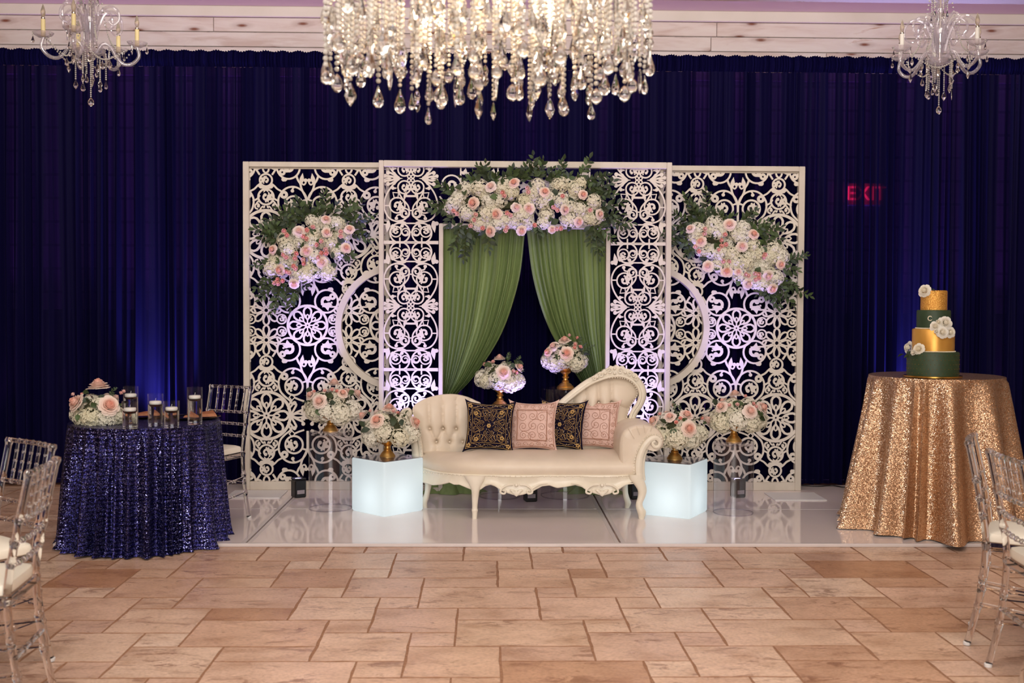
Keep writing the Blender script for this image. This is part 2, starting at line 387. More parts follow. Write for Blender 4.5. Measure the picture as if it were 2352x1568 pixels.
def plank_mat():
    m, nt, b = new_mat('whitewashed_pine')
    pos = node(nt, 'ShaderNodeNewGeometry').outputs['Position']; oi = node(nt, 'ShaderNodeObjectInfo')
    cmb = node(nt, 'ShaderNodeCombineXYZ'); mm = node(nt, 'ShaderNodeMath', operation='MULTIPLY'); mm.inputs[1].default_value = 19.0
    nt.links.new(oi.outputs['Random'], mm.inputs[0]); nt.links.new(mm.outputs[0], cmb.inputs[0])
    ad = node(nt, 'ShaderNodeVectorMath', operation='ADD'); nt.links.new(pos, ad.inputs[0]); nt.links.new(cmb.outputs[0], ad.inputs[1])
    sc = node(nt, 'ShaderNodeVectorMath', operation='MULTIPLY'); sc.inputs[1].default_value = (1.1, 1, 8.0); nt.links.new(ad.outputs[0], sc.inputs[0])
    n1 = node(nt, 'ShaderNodeTexNoise', i_Scale=1.5, i_Detail=6.0, i_Roughness=0.6, i_Distortion=0.6); nt.links.new(sc.outputs[0], n1.inputs['Vector'])
    r1 = ramp(nt, [(0.32, srgb(206, 182, 170)), (0.5, srgb(226, 210, 202)), (0.66, srgb(232, 220, 212)), (0.74, srgb(196, 160, 140))]); nt.links.new(n1.outputs[0], r1.inputs[0])
    sk = node(nt, 'ShaderNodeVectorMath', operation='MULTIPLY'); sk.inputs[1].default_value = (1.6, 1, 5.2); nt.links.new(ad.outputs[0], sk.inputs[0])
    vo = node(nt, 'ShaderNodeTexVoronoi', voronoi_dimensions='2D', i_Scale=1.25); sx_ = node(nt, 'ShaderNodeSeparateXYZ'); nt.links.new(sk.outputs[0], sx_.inputs[0]); cx_ = node(nt, 'ShaderNodeCombineXYZ'); nt.links.new(sx_.outputs[0], cx_.inputs[0]); nt.links.new(sx_.outputs[2], cx_.inputs[1]); nt.links.new(cx_.outputs[0], vo.inputs['Vector'])
    rk = ramp(nt, [(0.03, (1, 1, 1, 1)), (0.07, (0.7, 0.7, 0.7, 1)), (0.11, (0.25, 0.25, 0.25, 1)), (0.24, (0, 0, 0, 1))]); nt.links.new(vo.outputs['Distance'], rk.inputs[0])
    wh = node(nt, 'ShaderNodeSeparateColor'); nt.links.new(vo.outputs['Color'], wh.inputs[0])
    gt = node(nt, 'ShaderNodeMath', operation='GREATER_THAN'); gt.inputs[1].default_value = 0.45; nt.links.new(wh.outputs[0], gt.inputs[0])
    mu = node(nt, 'ShaderNodeMath', operation='MULTIPLY'); nt.links.new(rk.outputs[0], mu.inputs[0]); nt.links.new(gt.outputs[0], mu.inputs[1])
    mk = node(nt, 'ShaderNodeMix', data_type='RGBA'); nt.links.new(mu.outputs[0], mk.inputs[0]); nt.links.new(r1.outputs[0], mk.inputs['A']); mk.inputs['B'].default_value = srgb(128, 72, 48)
    nt.links.new(mk.outputs['Result'], b.inputs['Base Color']); b.inputs['Roughness'].default_value = 0.55
    return m
M['plank'] = plank_mat()
zc = P(1176, 23, YW).z
ph = 33.3 * YW / F
cuts = [[-6, -2.35, 1.95, 6], [-6, 1.9, 6], [-6, -3.4, 2.9, 6], [-6, -0.9, 6]]
for r_ in range(4):
    z1 = zc - 24 * YW / F - r_ * ph
    for a, b_ in zip(cuts[r_], cuts[r_][1:]):
        part('plank', MB().bbox(a + .002, b_ - .002, YW - .022, YW, z1 - ph + .0035, z1 - .0035, .004), M['plank'], wall, False)
trim = part('trim_1', MB().bbox(-6, 6, YW - .045, YW, zc - 24 * YW / F, zc, .006), noise_mat('trim_paint', srgb(224, 216, 202), srgb(234, 226, 214), (2, 2, 2), 0.5), None, False); trim['kind'] = 'structure'
struct('ceiling', MB().box(-6.0, 6.0, -3.0, YW + .15, zc, zc + .1), M['ceiling'])
struct('wall_left', MB().box(-6.15, -6.0, -3.0, YW + .15, -0.05, zc + .1), pbr('side_wall_paint', srgb(190, 172, 160), 0.8))
struct('wall_right', MB().box(6.0, 6.15, -3.0, YW + .15, -0.05, zc + .1), pbr('side_wall_paint', srgb(190, 172, 160), 0.8))

# navy sheer drape in two widths on a rod
def drape_mat():
    m = bpy.data.materials.new('navy_sheer_voile'); m.use_nodes = True; nt = m.node_tree; b = nt.nodes['Principled BSDF']
    b.inputs['Base Color'].default_value = (0.0044, 0.0034, 0.032, 1); b.inputs['Roughness'].default_value = 0.6
    b.inputs['Sheen Weight'].default_value = 0.03; b.inputs['Sheen Tint'].default_value = (0.10, 0.09, 0.5, 1); b.inputs['Specular IOR Level'].default_value = 0.04
    tr = node(nt, 'ShaderNodeBsdfTransparent'); tr.inputs[0].default_value = (0.46, 0.24, 0.95, 1)
    lw = node(nt, 'ShaderNodeLayerWeight'); lw.inputs['Blend'].default_value = 0.5
    r = ramp(nt, [(0.0, (0.36, 0.36, 0.36, 1)), (0.2, (0.24, 0.24, 0.24, 1)), (0.5, (0.03, 0.03, 0.03, 1)), (0.8, (0, 0, 0, 1))]); nt.links.new(lw.outputs['Facing'], r.inputs[0])
    ns = node(nt, 'ShaderNodeTexNoise', i_Scale=1.0, i_Detail=3.0); nt.links.new(coords(nt, (14, 0, .15)), ns.inputs['Vector'])   # single against doubled cloth
    rs = ramp(nt, [(.48, (.04, .04, .04, 1)), (.62, (1, 1, 1, 1))]); nt.links.new(ns.outputs[0], rs.inputs[0]); mul = node(nt, 'ShaderNodeMath', operation='MULTIPLY'); nt.links.new(r.outputs[0], mul.inputs[0]); nt.links.new(rs.outputs[0], mul.inputs[1])
    mx = node(nt, 'ShaderNodeMixShader'); out = nt.nodes['Material Output']
    nt.links.new(mul.outputs[0], mx.inputs[0]); nt.links.new(b.outputs[0], mx.inputs[1]); nt.links.new(tr.outputs[0], mx.inputs[2]); nt.links.new(mx.outputs[0], out.inputs[0])
    return m
M['drape'] = drape_mat()
M['drape_top'] = pbr('navy_gathered_pocket', (0.0045, 0.0036, 0.036, 1), 0.7, 0, 0.02)
ZT = P(1176, 127, YC).z
def folds(seed, x0, x1):
    r_ = random.Random(seed); xs = [x0]; 
    while xs[-1] < x1: xs.append(xs[-1] + r_.uniform(0.025, 0.105))
    amp = [r_.uniform(0.012, 0.052) for _ in xs]; return np.array(xs), np.array(amp), r_
def drape(name, x0, x1, seed, label):
    t = thing(name, label, 'curtain', ((x0 + x1) / 2, YC, STZ)); cx = (x0 + x1) / 2
    xs, amp, r_ = folds(seed, x0, x1); ph_ = [r_.uniform(0, 6.28) for _ in xs]
    n = int((x1 - x0) / 0.0085); zs = [0, .3, .8, 1.3, 1.8, 2.3, 2.8, 3.1, 3.3, ZT - .12 - STZ]
    v = []; f = []
    for z in zs:
        k = min(1.0, 0.45 + 0.55 * (1 - z / 3.5)) 
        for i in range(n + 1):
            x = x0 + (x1 - x0) * i / n; j = min(len(xs) - 2, max(0, int(np.searchsorted(xs, x)) - 1)); u_ = (x - xs[j]) / (xs[j + 1] - xs[j])
            s_ = 0.5 - 0.5 * cos(2 * pi * u_); a_ = amp[j]
            y = -a_ * k * (s_ ** 1.25) * 1.7 + 0.006 * sin(x * 91) * k + 0.012 * sin(x * 7.1 + z * 1.1)
            v.append((x - cx + 0.012 * sin(z * 1.3 + ph_[j]) * u_ * (1 - u_) * 4 * (1 - z / 3.6), y, z))
    for j in range(len(zs) - 1):
        for i in range(n): f.append((j * (n + 1) + i, j * (n + 1) + i + 1, (j + 1) * (n + 1) + i + 1, (j + 1) * (n + 1) + i))
    mb = MB().add(v, f); part('sheer_panel', mb, M['drape'], t, fix=False)
    # gathered rod pocket with a ruffled upper hem
    v = []; f = []; n2 = int((x1 - x0) / 0.006); rs = [(-.12, 0), (-.085, .018), (-.05, .024), (-.02, .016), (0.0, .004), (.012, .008)]
    for dz, dy in rs:
        for i in range(n2 + 1):
            x = x0 + (x1 - x0) * i / n2
            g_ = 0.008 * sin(x * 260 + 2 * sin(x * 13)) + 0.005 * sin(x * 430 + sin(x * 31) * 3)
            v.append((x - cx, -dy - .004 - g_ * (1 if dz > -.11 else .5), ZT - STZ + dz + (0.006 * sin(x * 47) + .004 * sin(x * 310) if dz >= 0 else 0)))
    for j in range(len(rs) - 1):
        for i in range(n2): f.append((j * (n2 + 1) + i, j * (n2 + 1) + i + 1, (j + 1) * (n2 + 1) + i + 1, (j + 1) * (n2 + 1) + i))
    part('rod_pocket', MB().add(v, f), M['drape_top'], t, fix=False)
    part('rod', MB().tube([(x0 - cx, .012, ZT - STZ - .06), (x1 - cx, .012, ZT - STZ - .06)], .016, 8), M['silver'], t)
xs_ = P(1500, 130, YC).x
drape('curtain', -5.97, xs_ + 0.03, 11, 'long navy sheer curtain left of and behind the central chandelier')
drape('curtain', xs_ + 0.03, 5.97, 23, 'navy sheer curtain hanging behind the cake table, right of the central chandelier')
# exit sign on the block wall, glowing red through the voile
es = thing('exit_sign', 'small red lit exit sign glowing through the navy curtain right of the lattice screens', 'sign', P(1985, 447, YW - .002))
part('sign_body', MB().bbox(-.16, .16, -.05, 0, -.1, .1, .006), M['white_plastic'], es, False)
part('lit_face', MB().bbox(-.15, .15, -.056, -.051, -.09, .09, .002), emit('red_lit_letters', (1, .02, .03, 1), .5), es, False)
fc = bpy.data.curves.new('exit_letters', 'FONT'); fc.body = 'EXIT'; fc.size = 0.17; fc.align_x = 'CENTER'; fc.align_y = 'CENTER'; fc.extrude = 0.002; fc.materials.append(emit('red_lit_letters_bright', (1, .03, .05, 1), 4.0))
fo = bpy.data.objects.new('sign_letters_curve', fc); COL.objects.link(fo); bpy.context.view_layer.update()
fm = bpy.data.meshes.new_from_object(fo.evaluated_get(bpy.context.evaluated_depsgraph_get())); bpy.data.objects.remove(fo); bpy.data.curves.remove(fc)
place('sign_letters', fm, es, (0, -.06, 0), (radians(90), 0, 0))
# white base plates of the drape stands
for (px, py, wd) in ((590, 1136, .42), (1826, 1141, .40)):
    q = G(px, py, STZ)
    bp = thing('base_plate', 'flat white steel base plate by the foot of the %s lattice screen' % ('left' if px < 1000 else 'right'), 'base plate', (q.x, q.y, STZ))
    part('plate', MB().bbox(-wd / 2, wd / 2, -.17, .17, 0, .008, .002), M['white_plastic'], bp, False)
# uplights
def uplight(loc, target, energy, label, rotz=0.0, color=UP, hgt=.15, angle=60, lens_e=6.0):
    t = thing('uplight', label, 'uplight', loc, rotz, None)
    hw = .046
    part('housing', MB().bbox(-hw, hw, -hw, hw, 0, hgt - .012, .008), M['black'], t, False)
    for s_ in (-1, 1): part('lens_rail', MB().bbox(-hw, hw, s_ * .036 - .008, s_ * .036 + .008, hgt - .0125, hgt, .003), M['black'], t, False)
    part('lens', MB().lathe([(.001, hgt - .008), (.026, hgt - .006), (.028, hgt - .0118)], 14), emit('violet_lens', (.62, .5, 1, 1), lens_e), t)
    part('port_panel', MB().bbox(-.03, .03, -hw - .002, -hw + .001, .03, .06, .001), pbr('grey_label', srgb(150, 140, 145), .5), t, False)
    part('warning_label', MB().bbox(hw - .001, hw + .002, -.03, .03, .015, .04, .001), M['white_plastic'], t, False)
    part('red_label', MB().bbox(hw - .001, hw + .002, -.02, .02, .065, .085, .001), M['red_plastic'], t, False)
    o = uplight_beam((loc[0], loc[1], loc[2] + hgt + .015), target, energy, color, angle)
    return t
q = G(688, 1139, STZ); uplight((q.x, q.y - .04, STZ), (q.x + .03, 8.66, 1.85), 230, 'small black battery uplight in front of the left lattice screen', .55, angle=42)
q = G(1692, 1139, STZ); uplight((q.x, q.y - .04, STZ), (q.x - .0, 8.66, 1.8), 170, 'dark uplight standing behind the rightmost acrylic pedestal', .3, angle=42)
q = G(1452, 1136, STZ); uplight((q.x, q.y - .17, STZ), (q.x - .0, 8.60, 1.5), 130, 'black uplight behind the sofa, seen between its right legs', .2, angle=56)
q = G(955, 1136, STZ); uplight((q.x, q.y - .17, STZ), (q.x - .0, 8.60, 1.5), 130, 'black uplight behind the left end of the sofa', .2, angle=56)
q = G(1200, 1136, STZ); uplight((q.x + .05, q.y - .27, STZ), (q.x - .05, 8.46, 2.15), 170, 'black uplight behind the middle of the sofa', .2, angle=46)
q = P(352, 1100, 8.86); uplight((q.x, 8.86, 0.0), (q.x + .02, 9.1, 1.6), 420, 'black uplight on the floor behind the navy sequin table', .2, (.40, .42, 1), angle=46)
q = P(2088, 1100, 8.86); uplight((q.x, 8.86, STZ), (q.x + .02, 9.1, 2.0), 480, 'black uplight behind the cake table', .2, (.38, .38, 1), angle=46)
for x in (-4.4, -2.4, -0.3, 2.0, 4.2):                   # purple wash thrown up the wall behind the drape
    uplight_beam((x, 9.3, 0.3), (x, 9.44, 1.9), 85, (.55, .22, 1), 84)

cb = thing('cable', 'thin black power cable lying on the stage by the curtain, left of the gold table', 'cable', (P(1905, 1130, 8.95).x, 8.9, STZ))
part('wire', MB().tube([tuple(p) for p in spline([(-.35, .10, .006), (-.12, .02, .006), (.02, .05, .006), (.10, -.03, .006), (.26, .0, .006), (.42, .06, .006)], 7)], .005, 6), M['black'], cb)
# ================================================================== lattice screens
def spiral(cx, cy, r0, r1, a0, a1, n=18):
    return [(cx + (r0 + (r1 - r0) * i / n) * cos(radians(a0 + (a1 - a0) * i / n)), cy + (r0 + (r1 - r0) * i / n) * sin(radians(a0 + (a1 - a0) * i / n))) for i in range(n + 1)]
def circ(cx, cy, r, n=26): return [(cx + r * cos(2 * pi * i / n), cy + r * sin(2 * pi * i / n)) for i in range(n)]
class Fret:
    """strokes in photo-like units (x right, y down) turned into board-thick ribbons"""
    def __init__(s): s.st = []
    def line(s, pts, w, closed=False): s.st.append(('l', [tuple(p) for p in pts], w, closed)); return s
    def sp(s, pts, w, n=6): return s.line(spline(pts, n), w)
    def ring(s, cx, cy, r, w, n=26): return s.line(circ(cx, cy, r, n), w, True)
    def ball(s, cx, cy, r): s.st.append(('p', circ(cx, cy, r, 12), 0, True)); return s
    def poly(s, pts): s.st.append(('p', [tuple(p) for p in pts], 0, True)); return s
    def leaf(s, x, y, ang, L, W):                        # pointed leaf from its base
        c, d = cos(radians(ang)), sin(radians(ang)); prof = [(0, .12), (.2, .7), (.4, 1), (.6, .75), (.8, .38), (1, 0)]
        pts = [(t * L, W * k) for t, k in prof] + [(t * L, -W * k) for t, k in prof[-2::-1]]
        return s.poly([(x + a * c - b * d, y + a * d + b * c) for a, b in pts])
    def trefoil(s, x, y, ang, L):                        # heraldic three-lobed leaf
        s.leaf(x, y, ang, L, L * .30); s.leaf(x, y, ang - 58, L * .78, L * .24); s.leaf(x, y, ang + 58, L * .78, L * .24)
        for q in (-86, 86): s.ball(x + L * .62 * cos(radians(ang + q)), y + L * .62 * sin(radians(ang + q)), L * .13)
        return s
    def comma(s, cx, cy, r, w, ang, sgn=1, leaf=True):   # ring holding an inward scroll that ends in a ball and a leaf
        s.ring(cx, cy, r, w)
        ho = [(cx + (r * (.44 - .16 * i / 14)) * cos(radians(ang + sgn * 225 * i / 14)), cy + (r * (.44 - .16 * i / 14)) * sin(radians(ang + sgn * 225 * i / 14))) for i in range(15)]
        s.line(ho, max(w, r * .26)); s.ball(ho[-1][0], ho[-1][1], r * .22)
        if leaf:
            c, d = cos(radians(ang)), sin(radians(ang)); s.trefoil(cx + r * .16 * c, cy + r * .16 * d, ang, r * (.92 if r < 22 else .70))
            q = ang - sgn * 38; s.sp([(cx + r * .46 * c, cy + r * .46 * d), (cx + r * .72 * cos(radians(q)), cy + r * .72 * sin(radians(q))), (cx + r * cos(radians(q - sgn * 14)), cy + r * sin(radians(q - sgn * 14)))], w * .9, 3)
        return s
    def eye(s, cx, cy, r):                               # small curl with a drilled hole
        s.ring(cx, cy, r * .62, r * .68, 14); return s
    def hook(s, x0, y0, x1, y1, r, w): s.sp([(x0, y0), ((x0 + x1) / 2 + (y1 - y0) * .3, (y0 + y1) / 2 - (x1 - x0) * .3), (x1, y1)], w, 4); return s.ball(x1, y1, r)
    def petals(s, cx, cy, n, r0, r1, hw, w, off=0):
        for k in range(n):
            a = 2 * pi * k / n + off; c, d = cos(a), sin(a)
            prof = [(0, 0), (.2, .55), (.45, .95), (.7, 1), (.88, .7), (1, 0)]
            pts = [(r0 + (r1 - r0) * t, hw * q) for t, q in prof] + [(r0 + (r1 - r0) * t, -hw * q) for t, q in prof[-2:0:-1]]
            s.line([(cx + x * c - y * d, cy + x * d + y * c) for x, y in pts], w, True)
        return s
    def each(s, mx=False, my=False, ox=0, oy=0):
        g = lambda p: ((-p[0] if mx else p[0]) + ox, (-p[1] if my else p[1]) + oy)
        return [(k, [g(p) for p in pts], w, c) for k, pts, w, c in s.st]
def clip_seg(a, b, box):
    x0, y0, x1, y1 = box; t0, t1 = 0.0, 1.0; dx, dy = b[0] - a[0], b[1] - a[1]
    for p, q in ((-dx, a[0] - x0), (dx, x1 - a[0]), (-dy, a[1] - y0), (dy, y1 - a[1])):
        if abs(p) < 1e-9:
            if q < 0: return None
        else:
            t = q / p
            if p < 0: t0 = max(t0, t)
            else: t1 = min(t1, t)
    return (t0, t1) if t0 < t1 else None
jit = random.Random(3)
def emit_strokes(mb, strokes, fn, box, thick=0.011):
    """fn maps unit coords to (x, z) metres; box clips in unit coords"""
    def inside(p): return box is None or (box[0] <= p[0] <= box[2] and box[1] <= p[1] <= box[3])
    for kind, pts, wd, closed in strokes:
        if box is not None and not any(inside(p) for p in pts): continue
        y0 = -thick / 2 - jit.random() * 0.0009; y1 = thick / 2 + jit.random() * .0009
        if kind == 'p':
            q = [(min(max(x, box[0]), box[2]), min(max(y, box[1]), box[3])) for x, y in pts] if box is not None else pts
            mb.prism([fn(x, y) for x, y in q], y0, y1); continue
        n = len(pts); runs = []
        if box is None or all(inside(p) for p in pts): runs = [(pts, closed)]
        else:
            cur = []
            for i in range(n if closed else n - 1):
                a, b = pts[i], pts[(i + 1) % n]; c = clip_seg(a, b, box)
                if c is None:
                    if len(cur) > 1: runs.append((cur, False))
                    cur = []; continue
                pa = (a[0] + (b[0] - a[0]) * c[0], a[1] + (b[1] - a[1]) * c[0]); pb = (a[0] + (b[0] - a[0]) * c[1], a[1] + (b[1] - a[1]) * c[1])
                if not cur: cur = [pa]
                cur.append(pb)
                if c[1] < 1.0: runs.append((cur, False)); cur = []
            if len(cur) > 1: runs.append((cur, False))
        for q, cl in runs:
            m = len(q); v = []; f = []
            for i in range(m):
                a = q[(i - 1) % m] if (cl or i > 0) else q[0]; b = q[(i + 1) % m] if (cl or i < m - 1) else q[-1]
                dx, dy = b[0] - a[0], b[1] - a[1]; L = sqrt(dx * dx + dy * dy) or 1; nx, ny = -dy / L * wd / 2, dx / L * wd / 2
                l, r = fn(q[i][0] + nx, q[i][1] + ny), fn(q[i][0] - nx, q[i][1] - ny)
                v += [(l[0], y0, l[1]), (r[0], y0, r[1]), (r[0], y1, r[1]), (l[0], y1, l[1])]
            for i in range(m if cl else m - 1):
                j = (i + 1) % m
                for k in range(4): f.append((i * 4 + k, i * 4 + (k + 1) % 4, j * 4 + (k + 1) % 4, j * 4 + k))
            if not cl: f += [(0, 1, 2, 3), tuple((m - 1) * 4 + k for k in (3, 2, 1, 0))]
            mb.add(v, f)

# --- one quarter of the side-screen pattern (origin: rosette centre, x outward, y down)
QS = Fret()
QS.comma(59, 14, 10.5, 3.2, 150, 1)
QS.comma(43, 55, 26, 4.2, -80, -1)
QS.eye(57, 66, 8)
QS.leaf(14, 92, -98, 25, 5.2); QS.sp([(14, 90), (8, 94), (4, 90), (3, 85)], 3.5, 4); QS.ball(4, 84, 4.4)
QS.sp([(25, 74), (21, 84), (16, 92), (13, 104), (5, 120), (0, 134)], 4.6)
QS.sp([(0, 136), (4, 119), (14, 106), (29, 99), (45, 101), (58, 111), (66, 128), (63, 149), (53, 162), (41, 172), (35, 181)], 4.2, 7)
QS.comma(31, 140, 20, 4.4, -15, -1); QS.eye(53, 117, 9.5); QS.line([(12, 131), (0, 127)], 4)
QS.sp([(29, 99), (33, 103), (34, 107)], 3.5, 3); QS.ball(34, 108, 4)
QS.line([(0, 128), (0, 172)], 5.4); QS.line([(36, 158), (42, 165), (36, 172), (29, 165)], 3.2, True)
QS.sp([(36, 172), (41, 180), (44, 189)], 4, 3); QS.sp([(29, 166), (20, 170), (8, 174)], 4, 3); QS.sp([(34, 181), (40, 188), (46, 192)], 4.2, 3)
QS.sp([(38, 205), (30, 191), (26, 182), (31, 177)], 4.6, 5); QS.ball(30, 178, 4.6)
QS.sp([(38, 207), (24, 199), (13, 194), (9, 188)], 5, 5); QS.ball(10, 188, 4.4); QS.sp([(38, 207), (26, 203), (17, 203), (9, 205.5)], 3.6, 4)
QS.poly([(-10, 199), (10, 199), (10, 208), (-10, 208)]); QS.poly([(6, 196), (15, 196), (15, 204), (6, 204)])
QS.sp([(64, 132), (75, 126), (80, 118)], 4, 3); QS.sp([(59, 109), (68, 104), (76, 96), (83, 91)], 4.0, 4); QS.ball(54, 82, 5); QS.sp([(46, 81), (50, 85), (54, 84)], 3.4, 3)
QS.sp([(69, 55), (76, 66), (80, 72)], 4.2, 3); QS.sp([(69, 48), (66, 40), (70, 30)], 4, 3)
QS.sp([(78, 96), (86, 99), (94, 101)], 6, 3); QS.leaf(76, 97, 22, 17, 3.6); QS.leaf(95, 100, 118, 14, 3.2); QS.sp([(80, 92), (88, 103), (94, 104)], 4, 3)
QS.sp([(76, 150), (70, 147), (70, 140), (76, 138), (79, 142)], 3.6, 4); QS.ball(77, 143, 3.4); QS.sp([(80, 152), (84, 146), (88, 143)], 3.4, 3); QS.leaf(88, 148, -60, 8, 2.5)
QS.sp([(79, 130), (74, 135), (72, 139)], 3.6, 3)
QC = Fret()                                             # on the column mirror line, drawn once per half
QC.comma(94, 84, 14, 4, 200, 1); QC.comma(94, 122, 17.5, 4.4, 20, 1)
# --- rosettes and blossoms
def rosette(r):
    k = r / 48.0; q = Fret(); q.ring(0, 0, 45 * k, 5.4 * k, 44); q.petals(0, 0, 8, 13 * k, 42 * k, 8.6 * k, 4.4 * k, pi / 8 * 0)
    q.petals(0, 0, 8, 11 * k, 25 * k, 3.0 * k, 2.6 * k, 0)
    q.ring(0, 0, 4.2 * k, 4.6 * k, 12)
    for i in range(8): a = i * pi / 4; q.line([(4 * k * cos(a), 4 * k * sin(a)), (13 * k * cos(a), 13 * k * sin(a))], 3.0 * k)
    for i in range(8): a = pi / 8 + i * pi / 4; q.line([(11.5 * k * cos(a), 11.5 * k * sin(a)), (17 * k * cos(a), 17 * k * sin(a))], 4.2 * k); return q
def blossom():
    q = Fret(); q.petals(0, 0, 8, 7, 34, 6.6, 4.2, 0); q.ring(0, 0, 6, 3.6, 12); return q
RB, RS, BL = rosette(58), rosette(48), blossom()
LX, LY = 94.0, 207.0
def side_fret(cx, cy, box, fn, t, names=True):
    """fill the box with the repeating pattern about the centre rosette (cx, cy)"""
    mb = MB(); rose = []; blos = []
    for i in range(-2, 3):
        for j in range(-2, 3):
            ox, oy = cx + 2 * LX * i, cy + 2 * LY * j
            for mx in (False, True):
                for my in (False, True): emit_strokes(mb, QS.each(mx, my, ox, oy), fn, box)
            for my in (False, True): emit_strokes(mb, QC.each(False, my, ox, oy), fn, box)
            rose += [(RS, ox, oy), (RB, ox + LX, oy + LY)]; blos += [(ox + LX, oy + 34), (ox + LX, oy - 34)]
    part('scrollwork', mb, M['fret'], t, False)
    for q, x, y in rose:
        m_ = MB(); emit_strokes(m_, q.each(ox=x, oy=y), fn, box)
        if m_.v: part('rosette', m_, M['fret'], t, False)
    for x, y in blos:
        m_ = MB(); emit_strokes(m_, BL.each(ox=x, oy=y), fn, box)
        if m_.v: part('blossom', m_, M['fret'], t, False)
    return mb
YS, YA = 8.76, 8.60
def side_screen(px0, px1, pyt, pyb, cx, cy, ringc, label, left):
    k = YS / F; bx = (px0 + px1) / 2
    q = P(bx, pyb, YS); zb = STZ
    t = thing('lattice_screen', label, 'screen', (q.x, YS, zb), 0, 'white lattice screens')
    fn = lambda x, y: ((x - bx) * k, (pyb - y) * k)
    bar = 14; a, b_ = min(px0, px1), max(px0, px1)
    def fr(x0, y0, x1, y1, d0=-.03, d1=.03):
        part('frame_bar', MB().bbox((x0 - bx) * k, (x1 - bx) * k, d0, d1, (pyb - y1) * k, (pyb - y0) * k, .004), M['cream_paint'], t, False)
    o0, o1 = (px0, px0 + bar) if left else (px0 - bar, px0)
    fr(o0, pyt, o1, pyb)
    i0, i1 = (o1, px1) if left else (px1, o0)
    fr(i0, pyt, i1, pyt + 12); fr(i0, pyb - 19, i1, pyb); fr(*((px1 - 8, pyt + 12, px1, pyb - 19) if left else (px1, pyt + 12, px1 + 8, pyb - 19)))
    fr(i0, pyt + 12, i1, pyt + 15.5, -.012, .012)
    box = (min(i0, i1) - 1, pyt + 13, max(i0, i1) + 1, pyb - 18)
    side_fret(cx, cy, box, fn, t)
    rc, ry = ringc; mb = MB(); n = 56; v = []; f = []          # deep half hoop standing proud of the board
    for i in range(n + 1):
        an = radians(90 + 180 * i / n) if left else radians(-90 + 180 * i / n)
        for R_, d in ((144, -.06), (130, -.06), (130, .02), (144, .02)):
            x, y = rc + R_ * cos(an), ry + R_ * sin(an)
            x = min(x, px1 - 4) if left else max(x, px1 + 4)
            p_ = fn(x, y); v.append((p_[0], d, p_[1]))
    for i in range(n):
        for c in range(4): f.append((i * 4 + c, i * 4 + (c + 1) % 4, i * 4 + 4 + (c + 1) % 4, i * 4 + 4 + c))
    f += [(0, 1, 2, 3), (n * 4 + 3, n * 4 + 2, n * 4 + 1, n * 4)]
    part('half_hoop', mb.add(v, f), M['cream_paint'], t)
    return t
side_screen(562, 894, 383, 1131, 707, 754, (916, 757), 'left white lattice screen with rosettes and a half hoop', True)
side_screen(1840, 1506, 387.5, 1134, 1687, 759, (1478, 758), 'right white lattice screen with rosettes and a half hoop, nearest the cake', False)

# --- centre arch: two scroll columns and a header round a draped opening
QA = Fret()                                             # quarter cell: origin hub, x outward, y down
QA.comma(15, 20, 14.5, 3.4, 160, -1)
QA.sp([(28, 2), (45, 20), (57, 41), (61, 62), (57, 79), (47, 92), (32, 98), (12, 101)], 3.6, 7)
QA.sp([(29, 26), (28, 31), (20, 45), (7, 61), (4, 73), (6, 84), (16, 94), (31, 97)], 3.4, 6)
QA.comma(31, 61, 17.5, 3.4, 160, 1); QA.ring(13.5, 79, 10.5, 3); s_ = spiral(13.5, 79, 10, 3, 180, -200, 16); QA.line(s_, 3); QA.ball(s_[-1][0], s_[-1][1], 3)
QA.sp([(23, 82), (31, 84), (33, 90)], 3.2, 4); QA.ball(33, 91, 4)
QA.line([(28, 33), (41, 32), (38, 44), (30, 45)], 3, True); QA.sp([(46, 19), (42, 23), (33, 22)], 3.2, 4); QA.ball(41, 22, 4)
QA.line([(0, 40), (12, 40)], 4.6); QA.leaf(12, 30, 80, 22, 3.2); QA.ball(12, 36, 3.6); QA.line([(48, 62), (60, 62)], 3); QA.line([(-4, 73), (4, 73)], 3)
QA.poly([(18, 0), (30, -3), (34, 0), (30, 3)]); QA.sp([(30, 0), (40, 9), (50, 13), (53, 8)], 4.4, 4); QA.ball(52, 13, 4.6); QA.sp([(32, 0), (44, 4), (56, 5), (62, 3)], 4.6, 4); QA.ball(59, 6, 4); QA.leaf(44, 0, 0, 16, 2.6)
QA.sp([(26, 2), (32, 6), (38, 14)], 3, 3)
QA.ring(4.2, 4.2, 3.6, 2.6, 12)
QA.sp([(11, 101), (22, 109), (25, 113), (20, 115)], 3.2, 4); QA.ball(20, 108, 4); QA.line([(12, 100), (19, 97), (24, 100), (17, 105)], 2.8, True)
QA.line([(0, 102), (12, 102)], 3.2)
QA.ring(25, 124, 22.5, 3.6, 30); QA.comma(34, 121, 12, 3, -60, 1); QA.ring(12, 122, 8.5, 2.8, 16); s_ = spiral(12, 122, 8, 2, 0, 330, 14); QA.line(s_, 2.8); QA.line([(-4, 122), (4, 122)], 2.8)
QA.line([(25, 134), (25, 147)], 3.4); QA.sp([(36, 108), (42, 106), (45, 112), (41, 116)], 3.4, 4); QA.leaf(50, 96, 80, 28, 5.5); QA.sp([(50, 98), (57, 101), (62, 100)], 5, 3); QA.ball(59, 102, 4.6)
QA.line([(38, 147), (63, 147)], 4.6); QA.line([(0, 147), (40, 147)], 2.4)
k = YA / F; AX = 1203.0; AB = 1139.0
q = P(AX, AB, YA)
arch = thing('lattice_arch', 'tall white lattice archway behind the sofa with green drapes in its opening', 'screen', (q.x, YA, STZ), 0, None)
fn = lambda x, y: ((x - AX) * k, (AB - y) * k)
